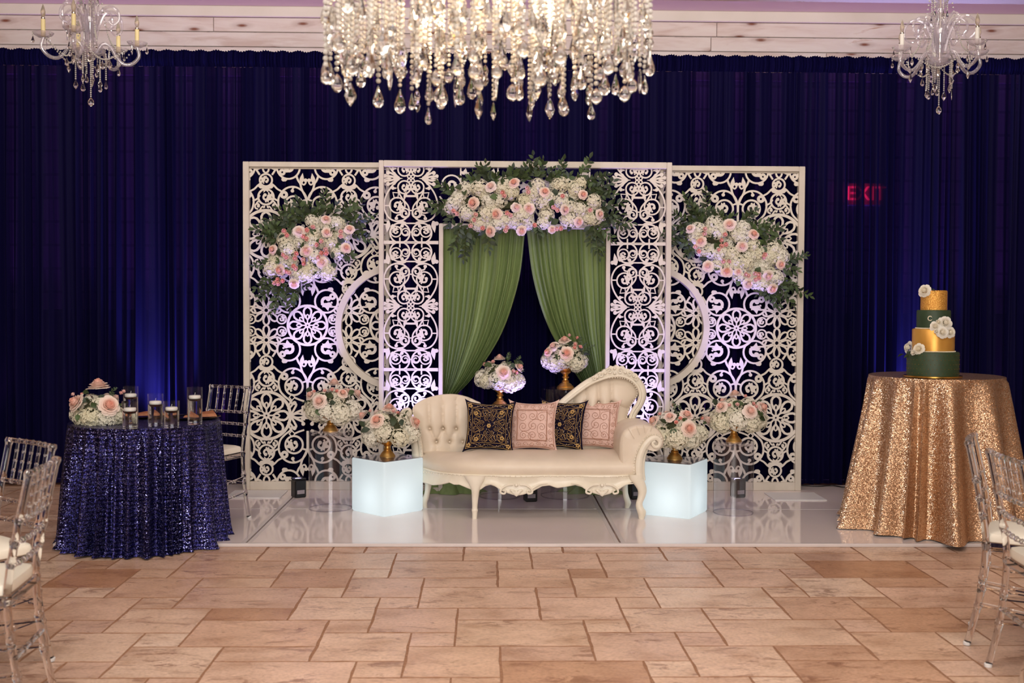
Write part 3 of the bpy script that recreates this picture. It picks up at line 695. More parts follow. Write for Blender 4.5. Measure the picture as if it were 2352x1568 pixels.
def fr(x0, y0, x1, y1, d0=-.035, d1=.035): part('frame_bar', MB().bbox((x0 - AX) * k, (x1 - AX) * k, d0, d1, (AB - y1) * k, (AB - y0) * k, .004), M['cream_paint'], arch, False)
fr(869, 378, 880, AB); fr(1526, 378, 1538, AB); fr(880, 378, 1526, 392.5)
fr(1006, 520, 1016, AB); fr(1388, 520, 1398, AB); fr(1016, 520, 1388, 531)
fr(880, AB - 14, 1006, AB); fr(1398, AB - 14, 1526, AB)
for cx, bx_ in ((941.5, (879, 391, 1007, AB - 13)), (1463, (1397, 391, 1527, AB - 13))):
    mb = MB()
    for j in range(-1, 4):
        for mx in (False, True):
            for my in (False, True): emit_strokes(mb, QA.each(mx, my, cx, 418 + 291 * j), fn, bx_)
    part('scrollwork', mb, M['fret'], arch, False)
HD = Fret(); mb = MB()
for x in (1055, 1140, 1262, 1350): HD.line([(x, 391), (x, 430)], 3.4); HD.line([(x, 495), (x, 521)], 3.4)
for i, x in enumerate((1034, 1098, 1160, 1203, 1246, 1308, 1372)):
    HD.comma(x, 432 + 8 * (i % 2), 22, 3.6, 40 + 70 * i, 1 if i % 2 else -1); HD.comma(x, 484 - 8 * (i % 2), 20, 3.6, 120 + 50 * i, -1 if i % 2 else 1); HD.trefoil(x + 30, 408, -80, 15)
HD.sp([(1007 + 13 * i, 458 + 26 * sin(i * .72)) for i in range(31)], 3.6, 3)
emit_strokes(mb, HD.each(), fn, (1007, 391, 1397, 521)); part('header_scrollwork', mb, M['fret'], arch, False)

# --- green drapes tied back in the opening
def green_mat():
    m, nt, b = new_mat('moss_green_voile')
    n = node(nt, 'ShaderNodeTexNoise', i_Scale=1.0, i_Detail=3.0); nt.links.new(coords(nt, (30, 30, 2)), n.inputs['Vector'])
    r = ramp(nt, [(0.3, srgb(120, 140, 88)), (0.7, srgb(136, 156, 102))]); nt.links.new(n.outputs[0], r.inputs[0]); nt.links.new(r.outputs[0], b.inputs['Base Color'])
    b.inputs['Roughness'].default_value = 0.6; b.inputs['Specular IOR Level'].default_value = 0.15
    tl = node(nt, 'ShaderNodeBsdfTranslucent'); tl.inputs[0].default_value = srgb(120, 150, 110); mx = node(nt, 'ShaderNodeMixShader'); mx.inputs[0].default_value = .04
    nt.links.new(b.outputs[0], mx.inputs[1]); nt.links.new(tl.outputs[0], mx.inputs[2]); nt.links.new(mx.outputs[0], nt.nodes['Material Output'].inputs[0])
    return m
M['green'] = green_mat()
def tied_drape(le, re, Y, seed, label, tail):
    """le / re: left and right edge curves in photo units (x, y) at matching rows"""
    q = P(AX, AB, Y); r_ = random.Random(seed); kk = Y / F
    t = thing('tied_drape', label, 'drape', ((P(re[0][0] * .5 + le[0][0] * .5, AB, Y)).x, Y, STZ)); bx = (le[0][0] + re[0][0]) / 2
    L, R = spline(le, 8), spline(re, 8); n = 190; v = []; f = []; np_ = 17
    pw = [r_.uniform(.6, 1.4) for _ in range(np_)]; cum = np.cumsum([0] + pw) / sum(pw); am = [r_.uniform(.5, 1.25) for _ in range(np_)]
    for j in range(len(L)):
        wd = abs(R[j][0] - L[j][0]) * kk; amp = min(0.050, 0.030 + 0.075 * (1 - wd / (188 * kk)) + (0.010 if j > 1 else 0))
        for i in range(n + 1):
            u_ = i / n; h = min(np_ - 1, max(0, int(np.searchsorted(cum, u_)) - 1)); s_ = (u_ - cum[h]) / (cum[h + 1] - cum[h])
            fold = (0.5 - 0.5 * cos(2 * pi * s_)) ** .24
            x = L[j][0] + (R[j][0] - L[j][0]) * (u_ + 0.012 * sin(2 * pi * s_) * am[h])
            y = L[j][1] + (R[j][1] - L[j][1]) * u_
            v.append(((x - bx) * kk, -amp * am[h] * fold + .002 * sin(u_ * 120), (AB - y) * kk))
    for j in range(len(L) - 1):
        for i in range(n): f.append((j * (n + 1) + i, j * (n + 1) + i + 1, (j + 1) * (n + 1) + i + 1, (j + 1) * (n + 1) + i))
    part('drape_panel', MB().add(v, f), M['green'], t, fix=False)
    x0 = (tail - bx) * kk
    def tf(u_, w_):                                      # tail falling from the tie to a pooled hem
        a = 2 * pi * u_; z = w_ * (AB - 930) * kk; wd = .055 + .05 * (1 - w_) + .10 * max(0, .12 - w_) / .12
        rr = wd * (1 + .18 * sin(7 * a) + .08 * sin(13 * a + 1)); return (x0 + rr * cos(a) * 1.25, .0 + rr * sin(a) * .6, .002 + z)
    part('tail', MB().grid(tf, 70, 14, True), M['green'], t)
    part('tie_band', MB().lathe([(.062, -.02), (.066, 0), (.062, .02)], 20, (x0, 0, (AB - 926) * kk), cap=False), M['green'], t)
    return t
YD = 8.64
tied_drape([(1016, 532), (1016, 640), (1015, 760), (1013, 860), (1013, 925)], [(1204, 532), (1190, 650), (1152, 770), (1092, 866), (1036, 925)], YD, 5, 'left moss green drape gathered open in the archway', 1034)
tied_drape([(1205, 532), (1222, 650), (1258, 760), (1318, 862), (1362, 925)], [(1388, 532), (1388, 640), (1389, 760), (1390, 860), (1390, 925)], YD, 9, 'right moss green drape gathered open in the archway', 1370)
# ================================================================== carved settee
M['sofa_wood'] = noise_mat('ivory_lacquer', srgb(232, 222, 202), srgb(240, 231, 214), (9, 9, 9), 0.32, bumps=0.02)
M['sofa_pad'] = noise_mat('ivory_leatherette', srgb(222, 206, 186), srgb(230, 215, 196), (5, 5, 5), 0.42, bumps=0.03)
SQ = G(1220, 1192, STZ); SYF = SQ.y
sofa = thing('settee', 'ivory carved settee with one high scrolled back and a low tufted end, on the stage', 'sofa', (SQ.x, SYF, STZ))
SB = Vector((SQ.x, SYF, STZ))
def S(px, py, Y): return local(px, py, Y, SB)
def smooth01(t): t = max(0.0, min(1.0, t)); return t * t * (3 - 2 * t)
Y0 = SYF
front = spline([(957, Y0 + .54), (961, Y0 + .46), (977, Y0 + .34), (1007, Y0 + .18), (1051, Y0 + .07), (1110, Y0 + .03), (1200, Y0 + .02), (1330, Y0 + .02), (1462, Y0 + .03)], 10)
def edge_at(px_y, py): return S(px_y[0], py, px_y[1])
# seat cushion
NF = len(front); v = []; f = []
prof = [(0.0, 0.0), (-.012, .025), (-.014, .055), (-.004, .082), (.03, .104), (.09, .122), (.18, .134), (.28, .137), (.38, .132), (.52, .118)]
zb = 1.5 - (1092 - 702) * (Y0 + .03) / F - STZ
SEAT_Z = zb + .137
for d, z in prof:
    for i in range(NF):
        px, Y = front[i]; pt = S(px, 1092, Y); a = front[max(0, i - 1)]; b_ = front[min(NF - 1, i + 1)]
        tx, ty = (b_[0] - a[0]) * Y / F, b_[1] - a[1]; L = sqrt(tx * tx + ty * ty); nx, ny = -ty / L, tx / L   # inward normal
        dd = d * (1 if d < .05 else min(1.0, (Y0 + .53 - Y) / .5 + .15)); k_ = 0.80 + .20 * smooth01((px - 958) / 110)
        v.append((pt.x + nx * dd, min(pt.y + ny * dd, Y0 + .54 - SB.y), zb + z * k_ + .004 * (1 - k_)))
for j in range(len(prof) - 1):
    for i in range(NF - 1): f.append((j * NF + i, j * NF + i + 1, (j + 1) * NF + i + 1, (j + 1) * NF + i))
part('seat_cushion', MB().add(v, f), M['sofa_pad'], sofa)
# apron with a waved lower edge
bot = [(955, 1124), (970, 1127), (998, 1126), (1018, 1120), (1035, 1113), (1045, 1117), (1057, 1116), (1070, 1121), (1083, 1126), (1104, 1126), (1116, 1117), (1127, 1114), (1141, 1119), (1152, 1128), (1166, 1133), (1186, 1139), (1203, 1136), (1223, 1129), (1245, 1117), (1262, 1115), (1279, 1121), (1301, 1118), (1321, 1114), (1338, 1119), (1354, 1130), (1383, 1139), (1402, 1134), (1419, 1124), (1439, 1112), (1462, 1106)]
bx = np.array([b_[0] for b_ in bot]); by = np.array([b_[1] for b_ in bot])
def bot_z(px): return 1.5 - (np.interp(px, bx, by) - 702) * (Y0 + .03) / F - STZ
rows = [(0, .0), (-.010, .03), (-.014, .10), (-.006, .18), (-.004, .5), (-.010, .86), (-.018, .94), (-.014, 1.0), (.012, 1.0), (.016, .5), (.014, .0)]
fr2 = spline([tuple(p) for p in front], 3); n = len(fr2); v = []; f = []
for d, t_ in rows:
    for i in range(n):
        px, Y = fr2[i]; pt = S(px, 1092, Y); a = fr2[max(0, i - 1)]; b_ = fr2[min(n - 1, i + 1)]
        tx, ty = (b_[0] - a[0]) * Y / F, b_[1] - a[1]; L = sqrt(tx * tx + ty * ty) or 1; nx, ny = -ty / L, tx / L
        z0 = zb + .004; v.append((pt.x + nx * d, pt.y + ny * d, z0 + (bot_z(px) - z0) * t_))
for j in range(len(rows) - 1):
    for i in range(n - 1): f.append((j * n + i, j * n + i + 1, (j + 1) * n + i + 1, (j + 1) * n + i))
part('apron', MB().add(v, f), M['sofa_wood'], sofa)
# underframe closing the seat
part('underframe', MB().bbox(S(1060, 1092, Y0 + .3).x, S(1450, 1092, Y0 + .3).x, .12, .5, zb - .05, zb + .03, .01), M['sofa_wood'], sofa, False)
def loft(secs, Y, ny=1.0, n=14, taper=None):            # stacked ellipses along photo points (cx, cy, width)
    mb = MB(); v = []; f = []
    for i, (cx, cy, wd) in enumerate(secs):
        c = S(cx, cy, Y); r = wd / 2 * Y / F
        for k in range(n): a = 2 * pi * k / n; v.append((c.x + r * cos(a), c.y + min(r, .03) * ny * sin(a) + .015, max(c.z, 0.0)))
    m = len(secs)
    for i in range(m - 1):
        for k in range(n): f.append((i * n + k, i * n + (k + 1) % n, (i + 1) * n + (k + 1) % n, (i + 1) * n + k))
    f += [tuple(range(n)), tuple(range((m - 1) * n, m * n))]
    return mb.add(v, f)
def dense(secs, k=4): return [tuple(p) for p in spline(secs, k)]
part('leg', loft(dense([(1090, 1092, 50), (1092, 1104, 40), (1092, 1114, 28), (1092, 1128, 19), (1091, 1150, 14.5), (1090.5, 1166, 12.5), (1090.5, 1172, 14.5), (1090.5, 1178, 12.5), (1090, 1192, 11.5)]), Y0 + .005), M['sofa_wood'], sofa)
part('leg', loft(dense([(1459, 1090, 30), (1464, 1102, 32), (1472, 1116, 26), (1476, 1128, 21), (1474, 1142, 18), (1469, 1156, 16), (1470, 1166, 18), (1474, 1174, 21), (1475, 1182, 18), (1474, 1192, 13)]), Y0 + .005), M['sofa_wood'], sofa)
part('leg', loft(dense([(1434, 1096, 22), (1435, 1112, 16), (1437, 1132, 13), (1440, 1146, 15), (1443, 1155, 15), (1441, 1166.5, 11)]), Y0 + .42), M['sofa_wood'], sofa)
part('leg', loft(dense([(985, 1096, 22), (984, 1112, 16), (981, 1132, 13), (977, 1146, 15), (974, 1155, 15), (976, 1166.5, 11)]), Y0 + .42), M['sofa_wood'], sofa)
# carved shells on the apron
for cx in (1186, 1383):
    mb = MB(); Yc = Y0 + .005
    for k in range(-3, 4):
        a = radians(90 + k * 24); c = S(cx + 9 * cos(a), 1124 + 9 * sin(a), Yc - .004); q_ = MB().ball((0, 0, 0), .019, 8, 5); q_.transform(Matrix.Translation(c) @ Matrix.Rotation(-(a - pi / 2), 4, 'Y') @ Matrix.Diagonal((.55, .5, 1.15, 1))); mb.add(q_.v, q_.f)
    for sg in (-1, 1):
        pts = [S(x, y, Yc - .006) for x, y in [(cx + sg * 8, 1112), (cx + sg * 22, 1114), (cx + sg * 34, 1122), (cx + sg * 36, 1131), (cx + sg * 27, 1133), (cx + sg * 25, 1126), (cx + sg * 30, 1126)]]
        mb.tube([Vector(p) for p in spline(pts, 5)], np.linspace(.009, .006, 31), 7)
        pts = [S(x, y, Yc - .002) for x, y in [(cx + sg * 36, 1122), (cx + sg * 54, 1112), (cx + sg * 72, 1110)]]
        mb.tube([Vector(p) for p in spline(pts, 5)], np.linspace(.009, .003, 11), 6)
    c = S(cx, 1114, Yc - .008); mb.ball(c, .014, 8, 5)
    part('shell_carving', mb, M['sofa_wood'], sofa)
# padded backs: star-shaped outlines puffed towards the viewer, drawn in at buttons
def pad(name, out, cen, Yfn, puff, buttons, creases, dense_=5, rings=30):
    o = spline(out, dense_, True); n = len(o); v = []; f = []
    def depth(x, y, rho):
        d = puff * (1 - rho ** 3.2)
        for bx_, by_ in buttons: d -= .020 * math.exp(-(((x - bx_) ** 2 + (y - by_) ** 2) / 22.0))
        for (x0, y0), (x1, y1) in creases:
            L2 = (x1 - x0) ** 2 + (y1 - y0) ** 2; t = max(0, min(1, ((x - x0) * (x1 - x0) + (y - y0) * (y1 - y0)) / L2))
            dd = (x - x0 - t * (x1 - x0)) ** 2 + (y - y0 - t * (y1 - y0)) ** 2; d -= .011 * math.exp(-dd / 9.0) + .006 * math.exp(-dd / 70.0)
        return d
    for j in range(rings + 1):
        rho = j / rings
        for i in range(n):
            x = cen[0] + (o[i][0] - cen[0]) * rho; y = cen[1] + (o[i][1] - cen[1]) * rho; Y = Yfn(x, y)
            p = S(x, y, Y); v.append((p.x, p.y - depth(x, y, rho), p.z))
    back = len(v)
    for i in range(n): p = S(o[i][0], o[i][1], Yfn(o[i][0], o[i][1]) ); v.append((p.x, p.y + .05, p.z))
    for j in range(rings):
        for i in range(n): f.append((j * n + i, j * n + (i + 1) % n, (j + 1) * n + (i + 1) % n, (j + 1) * n + i))
    for i in range(n): f.append((rings * n + i, rings * n + (i + 1) % n, back + (i + 1) % n, back + i))
    f.append(tuple(range(back, back + n)))
    part(name, MB().add(v, f), M['sofa_pad'], sofa, fix=False)
    for bx_, by_ in buttons:
        p = S(bx_, by_, Yfn(bx_, by_)); rho = .5
        part('button', MB().ball((p.x, p.y - puff * .86 + .012, p.z), .0085, 8, 5), M['sofa_pad'], sofa)
YR = lambda x, y: Y0 + .56
bR = [(1316, 926), (1345, 925), (1374, 924), (1404, 924)]
cR = [((1316, 926), (1316, 912)), ((1345, 925), (1344, 893)), ((1374, 924), (1373, 880)), ((1404, 924), (1403, 872))] + [((a, 925), (a - 15, 950)) for a in (1345, 1374, 1404)] + [((a, 925), (a + 15, 950)) for a in (1316, 1345, 1374)] + [((1404, 924), (1440, 938))]
pad('high_backrest', [(1284, 937), (1313, 912), (1341, 888), (1366, 874), (1390, 867), (1415, 865), (1437, 868), (1454, 878), (1464, 892), (1466, 906), (1457, 921), (1447, 937), (1442, 955), (1440, 985), (1436, 1046), (1380, 1050), (1300, 1050), (1250, 1046), (1254, 980)], (1375, 950), YR, .06, bR, cR)
YL = lambda x, y: Y0 + .56 - .12 * max(0.0, min(1, (1106 - x) / 158)) ** 1.6
bL = [(988, 983), (1018, 982.5), (1048, 983), (1003, 1013), (1033, 1013), (1063, 1013)]
cL = [((988, 983), (984, 920)), ((1018, 982), (1016, 912)), ((1048, 983), (1049, 912)), ((1078, 983), (1080, 918)), ((988, 983), (1003, 1013)), ((1018, 983), (1003, 1013)), ((1018, 983), (1033, 1013)), ((1048, 983), (1033, 1013)), ((1048, 983), (1063, 1013)), ((1003, 1013), (1004, 1050)), ((1033, 1013), (1034, 1050)), ((1063, 1013), (1064, 1050))]
pad('low_backrest', [(948, 936), (966, 921), (991, 911), (1020, 906), (1046, 906), (1073, 912), (1093, 921), (1105, 929), (1108, 960), (1108, 1046), (1040, 1060), (972, 1072), (969, 1040), (966, 1018), (959, 990), (951, 960)], (1028, 985), YL, .06, bL, cL)
# carved wood frame round the high back, with crest
def ptube(pts, rad, Y, k=6, n=9, flat=1.0):
    p = [Vector(q_) for q_ in spline([S(x, y, Y(x, y) if callable(Y) else Y) for x, y in pts], k)]
    r_ = np.interp(np.linspace(0, 1, len(p)), np.linspace(0, 1, len(rad)), rad) * (Y0 + .4) / F
    return MB().tube(p, list(r_), n, flat=flat)
fpath = [(1232, 980), (1262, 951), (1290, 926), (1320, 901), (1350, 879), (1378, 866), (1405, 858), (1430, 857), (1453, 866), (1470, 884), (1476, 905), (1470, 926), (1458, 944), (1451, 963), (1449, 990)]
mbF = ptube(fpath, [7.5, 8.5, 9, 9, 9.5, 10, 9.5, 9.5, 9, 8.5, 8], Y0 + .535, 6, 10)
ip = [(x + (1385 - x) * .055, y + (935 - y) * .075) for x, y in fpath]
q_ = ptube(ip, [4], Y0 + .51, 6, 7); mbF.add(q_.v, q_.f)
part('back_frame', mbF, M['sofa_wood'], sofa)
crest = [(1352, 876), (1362, 866), (1372, 858), (1380, 855), (1388, 848), (1396, 848), (1402, 840), (1410, 842), (1416, 838), (1424, 842), (1432, 840), (1438, 847), (1447, 848), (1452, 855), (1462, 858), (1468, 868), (1474, 884), (1462, 880), (1440, 864), (1412, 860), (1382, 867)]
mb = MB(); k0 = Y0 + .50
cp = [S(x, y, k0) for x, y in spline(crest, 3, True)]; n = len(cp)
cc = Vector((sum(p.x for p in cp) / n, 0, sum(p.z for p in cp) / n))
v = [(p.x, k0 - SB.y + .005, p.z) for p in cp] + [(p.x, k0 - SB.y + .06, p.z) for p in cp]
mb.add(v, [tuple(range(n)), tuple(range(2 * n - 1, n - 1, -1))] + [(i, i + n, (i + 1) % n + n, (i + 1) % n) for i in range(n)])
for (cx, cy, r0, a0, sg) in ((1400, 852, 7.5, 200, 1), (1425, 852, 7.5, -20, -1), (1380, 861, 6.5, 200, 1), (1447, 858, 6.5, -20, -1), (1365, 869, 5, 200, 1), (1462, 870, 5, -20, -1)):
    pts = [S(x, y, k0 - .002) for x, y in spiral(cx, cy, r0, 1.5, a0, a0 + sg * 480, 22)]; mb.tube(pts, np.linspace(.008, .005, len(pts)), 6)
for (cx, cy) in ((1412, 846), (1390, 857), (1436, 855), (1412, 857), (1372, 866), (1456, 864)): mb.ball(S(cx, cy, k0 - .004), .012, 8, 5)
part('crest_carving', mb, M['sofa_wood'], sofa)
# low end trim: scroll head, post and knob
mb = ptube([(938, 962), (946, 985), (953, 1010), (957, 1040), (958, 1075), (958, 1100)], [10, 11, 11, 12, 12], Y0 + .45, 6, 10)
q_ = ptube([(950, 960), (957, 985), (963, 1010), (967, 1040), (968, 1075)], [5], Y0 + .42, 6, 8); mb.add(q_.v, q_.f)
part('end_post', mb, M['sofa_wood'], sofa)
mb = MB(); c = S(933, 951, Y0 + .46); mb.ball((0, 0, 0), .05, 14, 9); mb.transform(Matrix.Translation(c) @ Matrix.Rotation(.5, 4, 'Y') @ Matrix.Diagonal((.9, .9, 1.05, 1)))
pts = [S(x, y, Y0 + .412) for x, y in spiral(934, 950, 13, 2, 120, 640, 26)]; mb.tube(pts, np.linspace(.007, .004, len(pts)), 6)
part('scroll_head', mb, M['sofa_wood'], sofa)
mb = MB(); c = S(1112, 939, Y0 + .56); mb.ball((0, 0, 0), .027, 12, 8); mb.transform(Matrix.Translation(c)); q_ = ptube([(1110, 945), (1110, 1000), (1110, 1040)], [5], Y0 + .6, 4, 8); mb.add(q_.v, q_.f)
part('knob', mb, M['sofa_wood'], sofa)
# rolled arm
ao = [(1430, 1086), (1425, 1062), (1423, 1035), (1425, 1008), (1432, 991), (1447, 980), (1470, 975), (1495, 978), (1514, 988), (1525, 1006), (1524, 1025), (1512, 1036), (1498, 1036), (1486, 1032), (1476, 1044), (1469, 1062), (1466, 1086)]
oo = spline(ao, 6, True); n = len(oo); cen = np.mean(np.array(oo), 0); v = []; f = []
for Y, sc, off in ((Y0 + .030, .55, 0), (Y0 + .024, .86, 0), (Y0 + .035, .96, 0), (Y0 + .06, 1.0, 0), (Y0 + .3, 1.0, 0), (Y0 + .55, .97, 0)):
    for x, y in oo: p = S(cen[0] + (x - cen[0]) * sc, cen[1] + (y - cen[1]) * sc, Y0 + .03); v.append((p.x, Y - SB.y, p.z))
for j in range(5):
    for i in range(n): f.append((j * n + i, j * n + (i + 1) % n, (j + 1) * n + (i + 1) % n, (j + 1) * n + i))
f += [tuple(range(n - 1, -1, -1)), tuple(range(5 * n, 6 * n))]
part('arm_pad', MB().add(v, f), M['sofa_pad'], sofa)
ap = [(1469, 1098), (1467, 1074), (1469, 1052), (1475, 1034), (1485, 1018), (1497, 1007), (1509, 1006), (1516, 1015), (1512, 1025), (1503, 1025), (1499, 1017), (1505, 1013)]
mb = ptube(ap, [8, 8, 7.5, 7, 6.5, 5.5, 4.5, 4, 3.5, 3], Y0 + .012, 7, 9, .8)
q_ = ptube([(x + 7, y + 5) for x, y in ap[:5]], [7, 7, 6, 4, 2], Y0 + .05, 7, 8); mb.add(q_.v, q_.f)
part('arm_scroll', mb, M['sofa_wood'], sofa)
for (x0, y0, x1, y1) in ((1470, 998, 1462, 978), (1482, 993, 1478, 976), (1494, 990, 1497, 979), (1457, 1006, 1443, 984)):
    part('pleat_cord', ptube([(x0, y0), ((x0 + x1) / 2, (y0 + y1) / 2), (x1, y1)], [1.1], Y0 + .022, 3, 6), M['sofa_pad'], sofa)
# nailhead trim
mb = MB()
def beads(path, Y, step=5.0, r=.0052):
    p = spline(path, 12); acc = 0; last = p[0]
    for a in p:
        acc += sqrt((a[0] - last[0]) ** 2 + (a[1] - last[1]) ** 2); last = a
        if acc >= step: acc = 0; mb.ball(S(a[0], a[1], Y(a[0]) if callable(Y) else Y), r, 6, 4)
fyi = lambda x: float(np.interp(x, [p[0] for p in front], [p[1] for p in front])) - .016
beads([(968, 1083), (1000, 1087), (1050, 1091), (1110, 1093), (1250, 1094), (1440, 1095), (1455, 1094)], fyi)
beads([(1457, 1092), (1456, 1070), (1459, 1050), (1466, 1030), (1476, 1013), (1490, 1000), (1505, 997), (1517, 1003), (1522, 1014)], Y0 + .016, 5.5)
beads([(1288, 935), (1313, 913), (1341, 889), (1366, 876), (1390, 869), (1415, 867), (1436, 870), (1452, 879), (1462, 893), (1463, 906), (1455, 921), (1445, 937), (1440, 955), (1438, 976)], Y0 + .505, 5)
beads([(948, 940), (951, 958), (957, 980), (964, 1005), (968, 1030), (970, 1062)], Y0 + .405, 5)
o = part('nailhead_trim', mb, M['sofa_wood'], sofa); o['kind'] = 'stuff'

# ================================================================== cushions with corded embroidery
M['navy_velvet'] = noise_mat('navy_velvet', srgb(14, 7, 28), srgb(20, 11, 38), (40, 40, 40), 0.8, **{'Specular IOR Level': .15})
M['blush_satin'] = noise_mat('blush_silk', srgb(214, 176, 164), srgb(224, 188, 176), (30, 30, 30), 0.5, **{'Sheen Weight': .3})
M['gold_cord'] = pbr('gold_cord', srgb(206, 170, 110), 0.45, 0.35)
M['rose_cord'] = pbr('rose_gold_cord', srgb(176, 124, 92), 0.4, 0.4)
M['sequin'] = pbr('pale_sequin', srgb(240, 226, 205), 0.2, 0.6)
CW = 0.192
def csurf(u_, v_, side=1.0):
    e = max(0.0, (1 - abs(u_) ** 3.0)) * max(0.0, (1 - abs(v_) ** 3.0))
    x = CW * u_ * (1 - .10 * (1 - v_ * v_) * abs(u_) ** 2); z = CW * v_ * (1 - .10 * (1 - u_ * u_) * abs(v_) ** 2)
    x += .014 * u_ ** 9 * abs(v_) ** 9; z += .02 * v_ ** 9 * abs(u_) ** 9
    return (x, -side * .052 * e ** .55, z)
def cmesh(mat):
    mb = MB(); n = 28
    mb.grid(lambda a, b_: csurf(a * 2 - 1, b_ * 2 - 1, 1), n, n); mb.grid(lambda a, b_: csurf(1 - a * 2, b_ * 2 - 1, -1), n, n)
    return mb.mesh('cushion_body', mat, True, False)
def cord(mb, pts, r=.0012, k=5, closed=False):
    p = spline(pts, k, closed)
    q_ = []
    for a in p: x, y, z = csurf(max(-.985, min(.985, a[0])), max(-.985, min(.985, a[1]))); q_.append((x, y - .0012, z))
    mb.tube(q_, r, 4, True, closed)
def rot90(pts, k):
    for _ in range(k): pts = [(-y, x) for x, y in pts]
    return pts
def straight(s_): return [(-s_, -s_), (0, -s_), (s_, -s_), (s_, 0), (s_, s_), (0, s_), (-s_, s_), (-s_, 0)]
def border(mb, s_, r, wob=0):
    for k in range(4): cord(mb, rot90([(-s_ + 2 * s_ * i / 12, -s_ + (wob * sin(i * 2.1))) for i in range(13)], k), r, 1)
def navy_embroidery():
    mb = MB(); border(mb, .72, .0015); border(mb, .93, .0018, .012)
    for k in range(4):
        cord(mb, rot90([(.13, .19), (.20, .30), (.13, .43), (0, .56), (-.13, .43), (-.20, .30), (-.13, .19)], k), .0015)
        cord(mb, rot90([(.09, .20), (.14, .30), (.09, .39), (0, .48), (-.09, .39), (-.14, .30), (-.09, .20)], k), .0012)
        cord(mb, rot90([(.02, .14), (-.06, .24), (-.06, .34), (.02, .38), (.08, .32), (.05, .25), (-.01, .27)], k), .0011)
        for m in (1, -1):
            g_ = lambda pts: rot90([(x * m, y) for x, y in pts], k)
            cord(mb, g_([(.62, .62), (.66, .48), (.58, .42), (.62, .50), (.56, .36), (.40, .34), (.36, .44), (.50, .50)]), .0011)
            cord(mb, g_([(.60, .66), (.48, .66), (.40, .54), (.36, .40), (.28, .36), (.20, .44), (.26, .56), (.18, .64), (.10, .66), (.08, .58)]), .0011)
            cord(mb, g_([(.68, .22), (.60, .30), (.50, .26), (.40, .20), (.46, .12), (.58, .16), (.64, .10), (.62, .04), (.56, .07)]), .0011)
        cord(mb, rot90([(-.9, .80), (-.6, .76), (-.3, .88), (0, .78), (.3, .88), (.6, .76), (.9, .82)], k), .0012)
        for (fx, fy, s_) in ((.50, .56, .06), (.82, .82, .06)):
            c = rot90([(fx, fy)], k)[0]
            for i in range(5): a = 2 * pi * i / 5; x, y, z = csurf(c[0] + s_ * cos(a), c[1] + s_ * sin(a)); mb.ball((x, y - .001, z), .0085, 6, 4, .8)
    for i in range(6): a = pi / 3 * i; x, y, z = csurf(.055 * cos(a), .055 * sin(a)); mb.ball((x, y - .001, z), .0075, 6, 4)
    return mb
def sequins(n_in, n_out, seed, r=.0030, rows=True):
    mb = MB(); r_ = random.Random(seed); pts = [(r_.uniform(-.66, .66), r_.uniform(-.66, .66)) for _ in range(n_in)]
    for k in range(4):
        for i in range(n_out): pts.append(rot90([(-.94 + 1.88 * (i + r_.random() * .4) / n_out, r_.choice((.78, .84, .90)) + r_.uniform(-.02, .02))], k)[0])
    for a, b_ in pts:
        x, y, z = csurf(a, b_); rr = r * r_.uniform(.7, 1.2)
        mb.add([(x - rr, y - .0018, z), (x, y - .0018, z - rr * 1.3), (x + rr, y - .0018, z), (x, y - .0018, z + rr * 1.3), (x, y - .0035, z)], [(0, 1, 4), (1, 2, 4), (2, 3, 4), (3, 0, 4)])
    return mb
def blush_embroidery():
    mb = MB(); border(mb, .62, .002); border(mb, .66, .0014); border(mb, .93, .0016, .01)
    r_ = random.Random(4)
    for cx, cy, r0, a0, sg in ((-.38, .36, .2, 200, 1), (.02, .38, .18, 20, -1), (.40, .34, .2, 80, 1), (-.36, -.06, .2, 300, -1), (.05, -.02, .2, 100, 1), (.42, -.08, .18, 200, -1), (-.34, -.42, .18, 40, 1), (.04, -.42, .2, 260, -1), (.42, -.44, .16, 10, 1)):
        cord(mb, spiral(cx, cy, r0, .03, a0, a0 + sg * 560, 24), .0013, 1); cord(mb, spiral(cx, cy, r0 * 1.05, r0 * 1.9, a0, a0 - sg * 70, 8), .0013, 1)
    for k in range(4):
        for i in range(7):
            c = rot90([(-.84 + i * .28, .80)], k)[0]; cord(mb, spiral(c[0], c[1], .11, .02, r_.uniform(0, 360), r_.uniform(0, 360) + 500, 16), .0013, 1)
    return mb
NC, NE, NS = cmesh(M['navy_velvet']), navy_embroidery().mesh('gold_embroidery', M['gold_cord'], False, False), sequins(46, 26, 2).mesh('sequin_beads', M['sequin'], False, False)
BC, BE, BS = cmesh(M['blush_satin']), blush_embroidery().mesh('corded_embroidery', M['rose_cord'], False, False), sequins(30, 34, 5, .0022).mesh('sequin_beads', M['sequin'], False, False)
for (px, py, Y, kind, yaw_, tilt, rl, lab) in ((1124, 991, 7.90, 0, -6, 12, 1.5, 'navy cushion with gold embroidery, leftmost on the settee, shown whole'), (1224, 992, 7.95, 1, -14, 12, -1, 'blush pink embroidered cushion between the two navy cushions'),
                                               (1290, 989, 8.01, 0, -24, 11, 1, 'navy gold-embroidered cushion half hidden between the two blush cushions'), (1367, 991, 8.05, 1, -14, 10, 1, 'blush pink embroidered cushion nearest the rolled arm')):
    p = P(px, py + 52, Y)
    t = thing('cushion', lab, 'cushion', (p.x, Y, 0), 0, 'cushions on the settee'); t.rotation_euler = (radians(-tilt), radians(rl), radians(yaw_))
    t.location = (p.x, Y, STZ + SEAT_Z + CW * .93 - .014)
    sc_ = .93
    place('cushion_body', (NC, BC)[kind], t, scale=sc_)
    place('gold_embroidery' if kind == 0 else 'corded_embroidery', (NE, BE)[kind], t, scale=sc_); o = place('sequin_beads', (NS, BS)[kind], t, scale=sc_); o['kind'] = 'stuff'

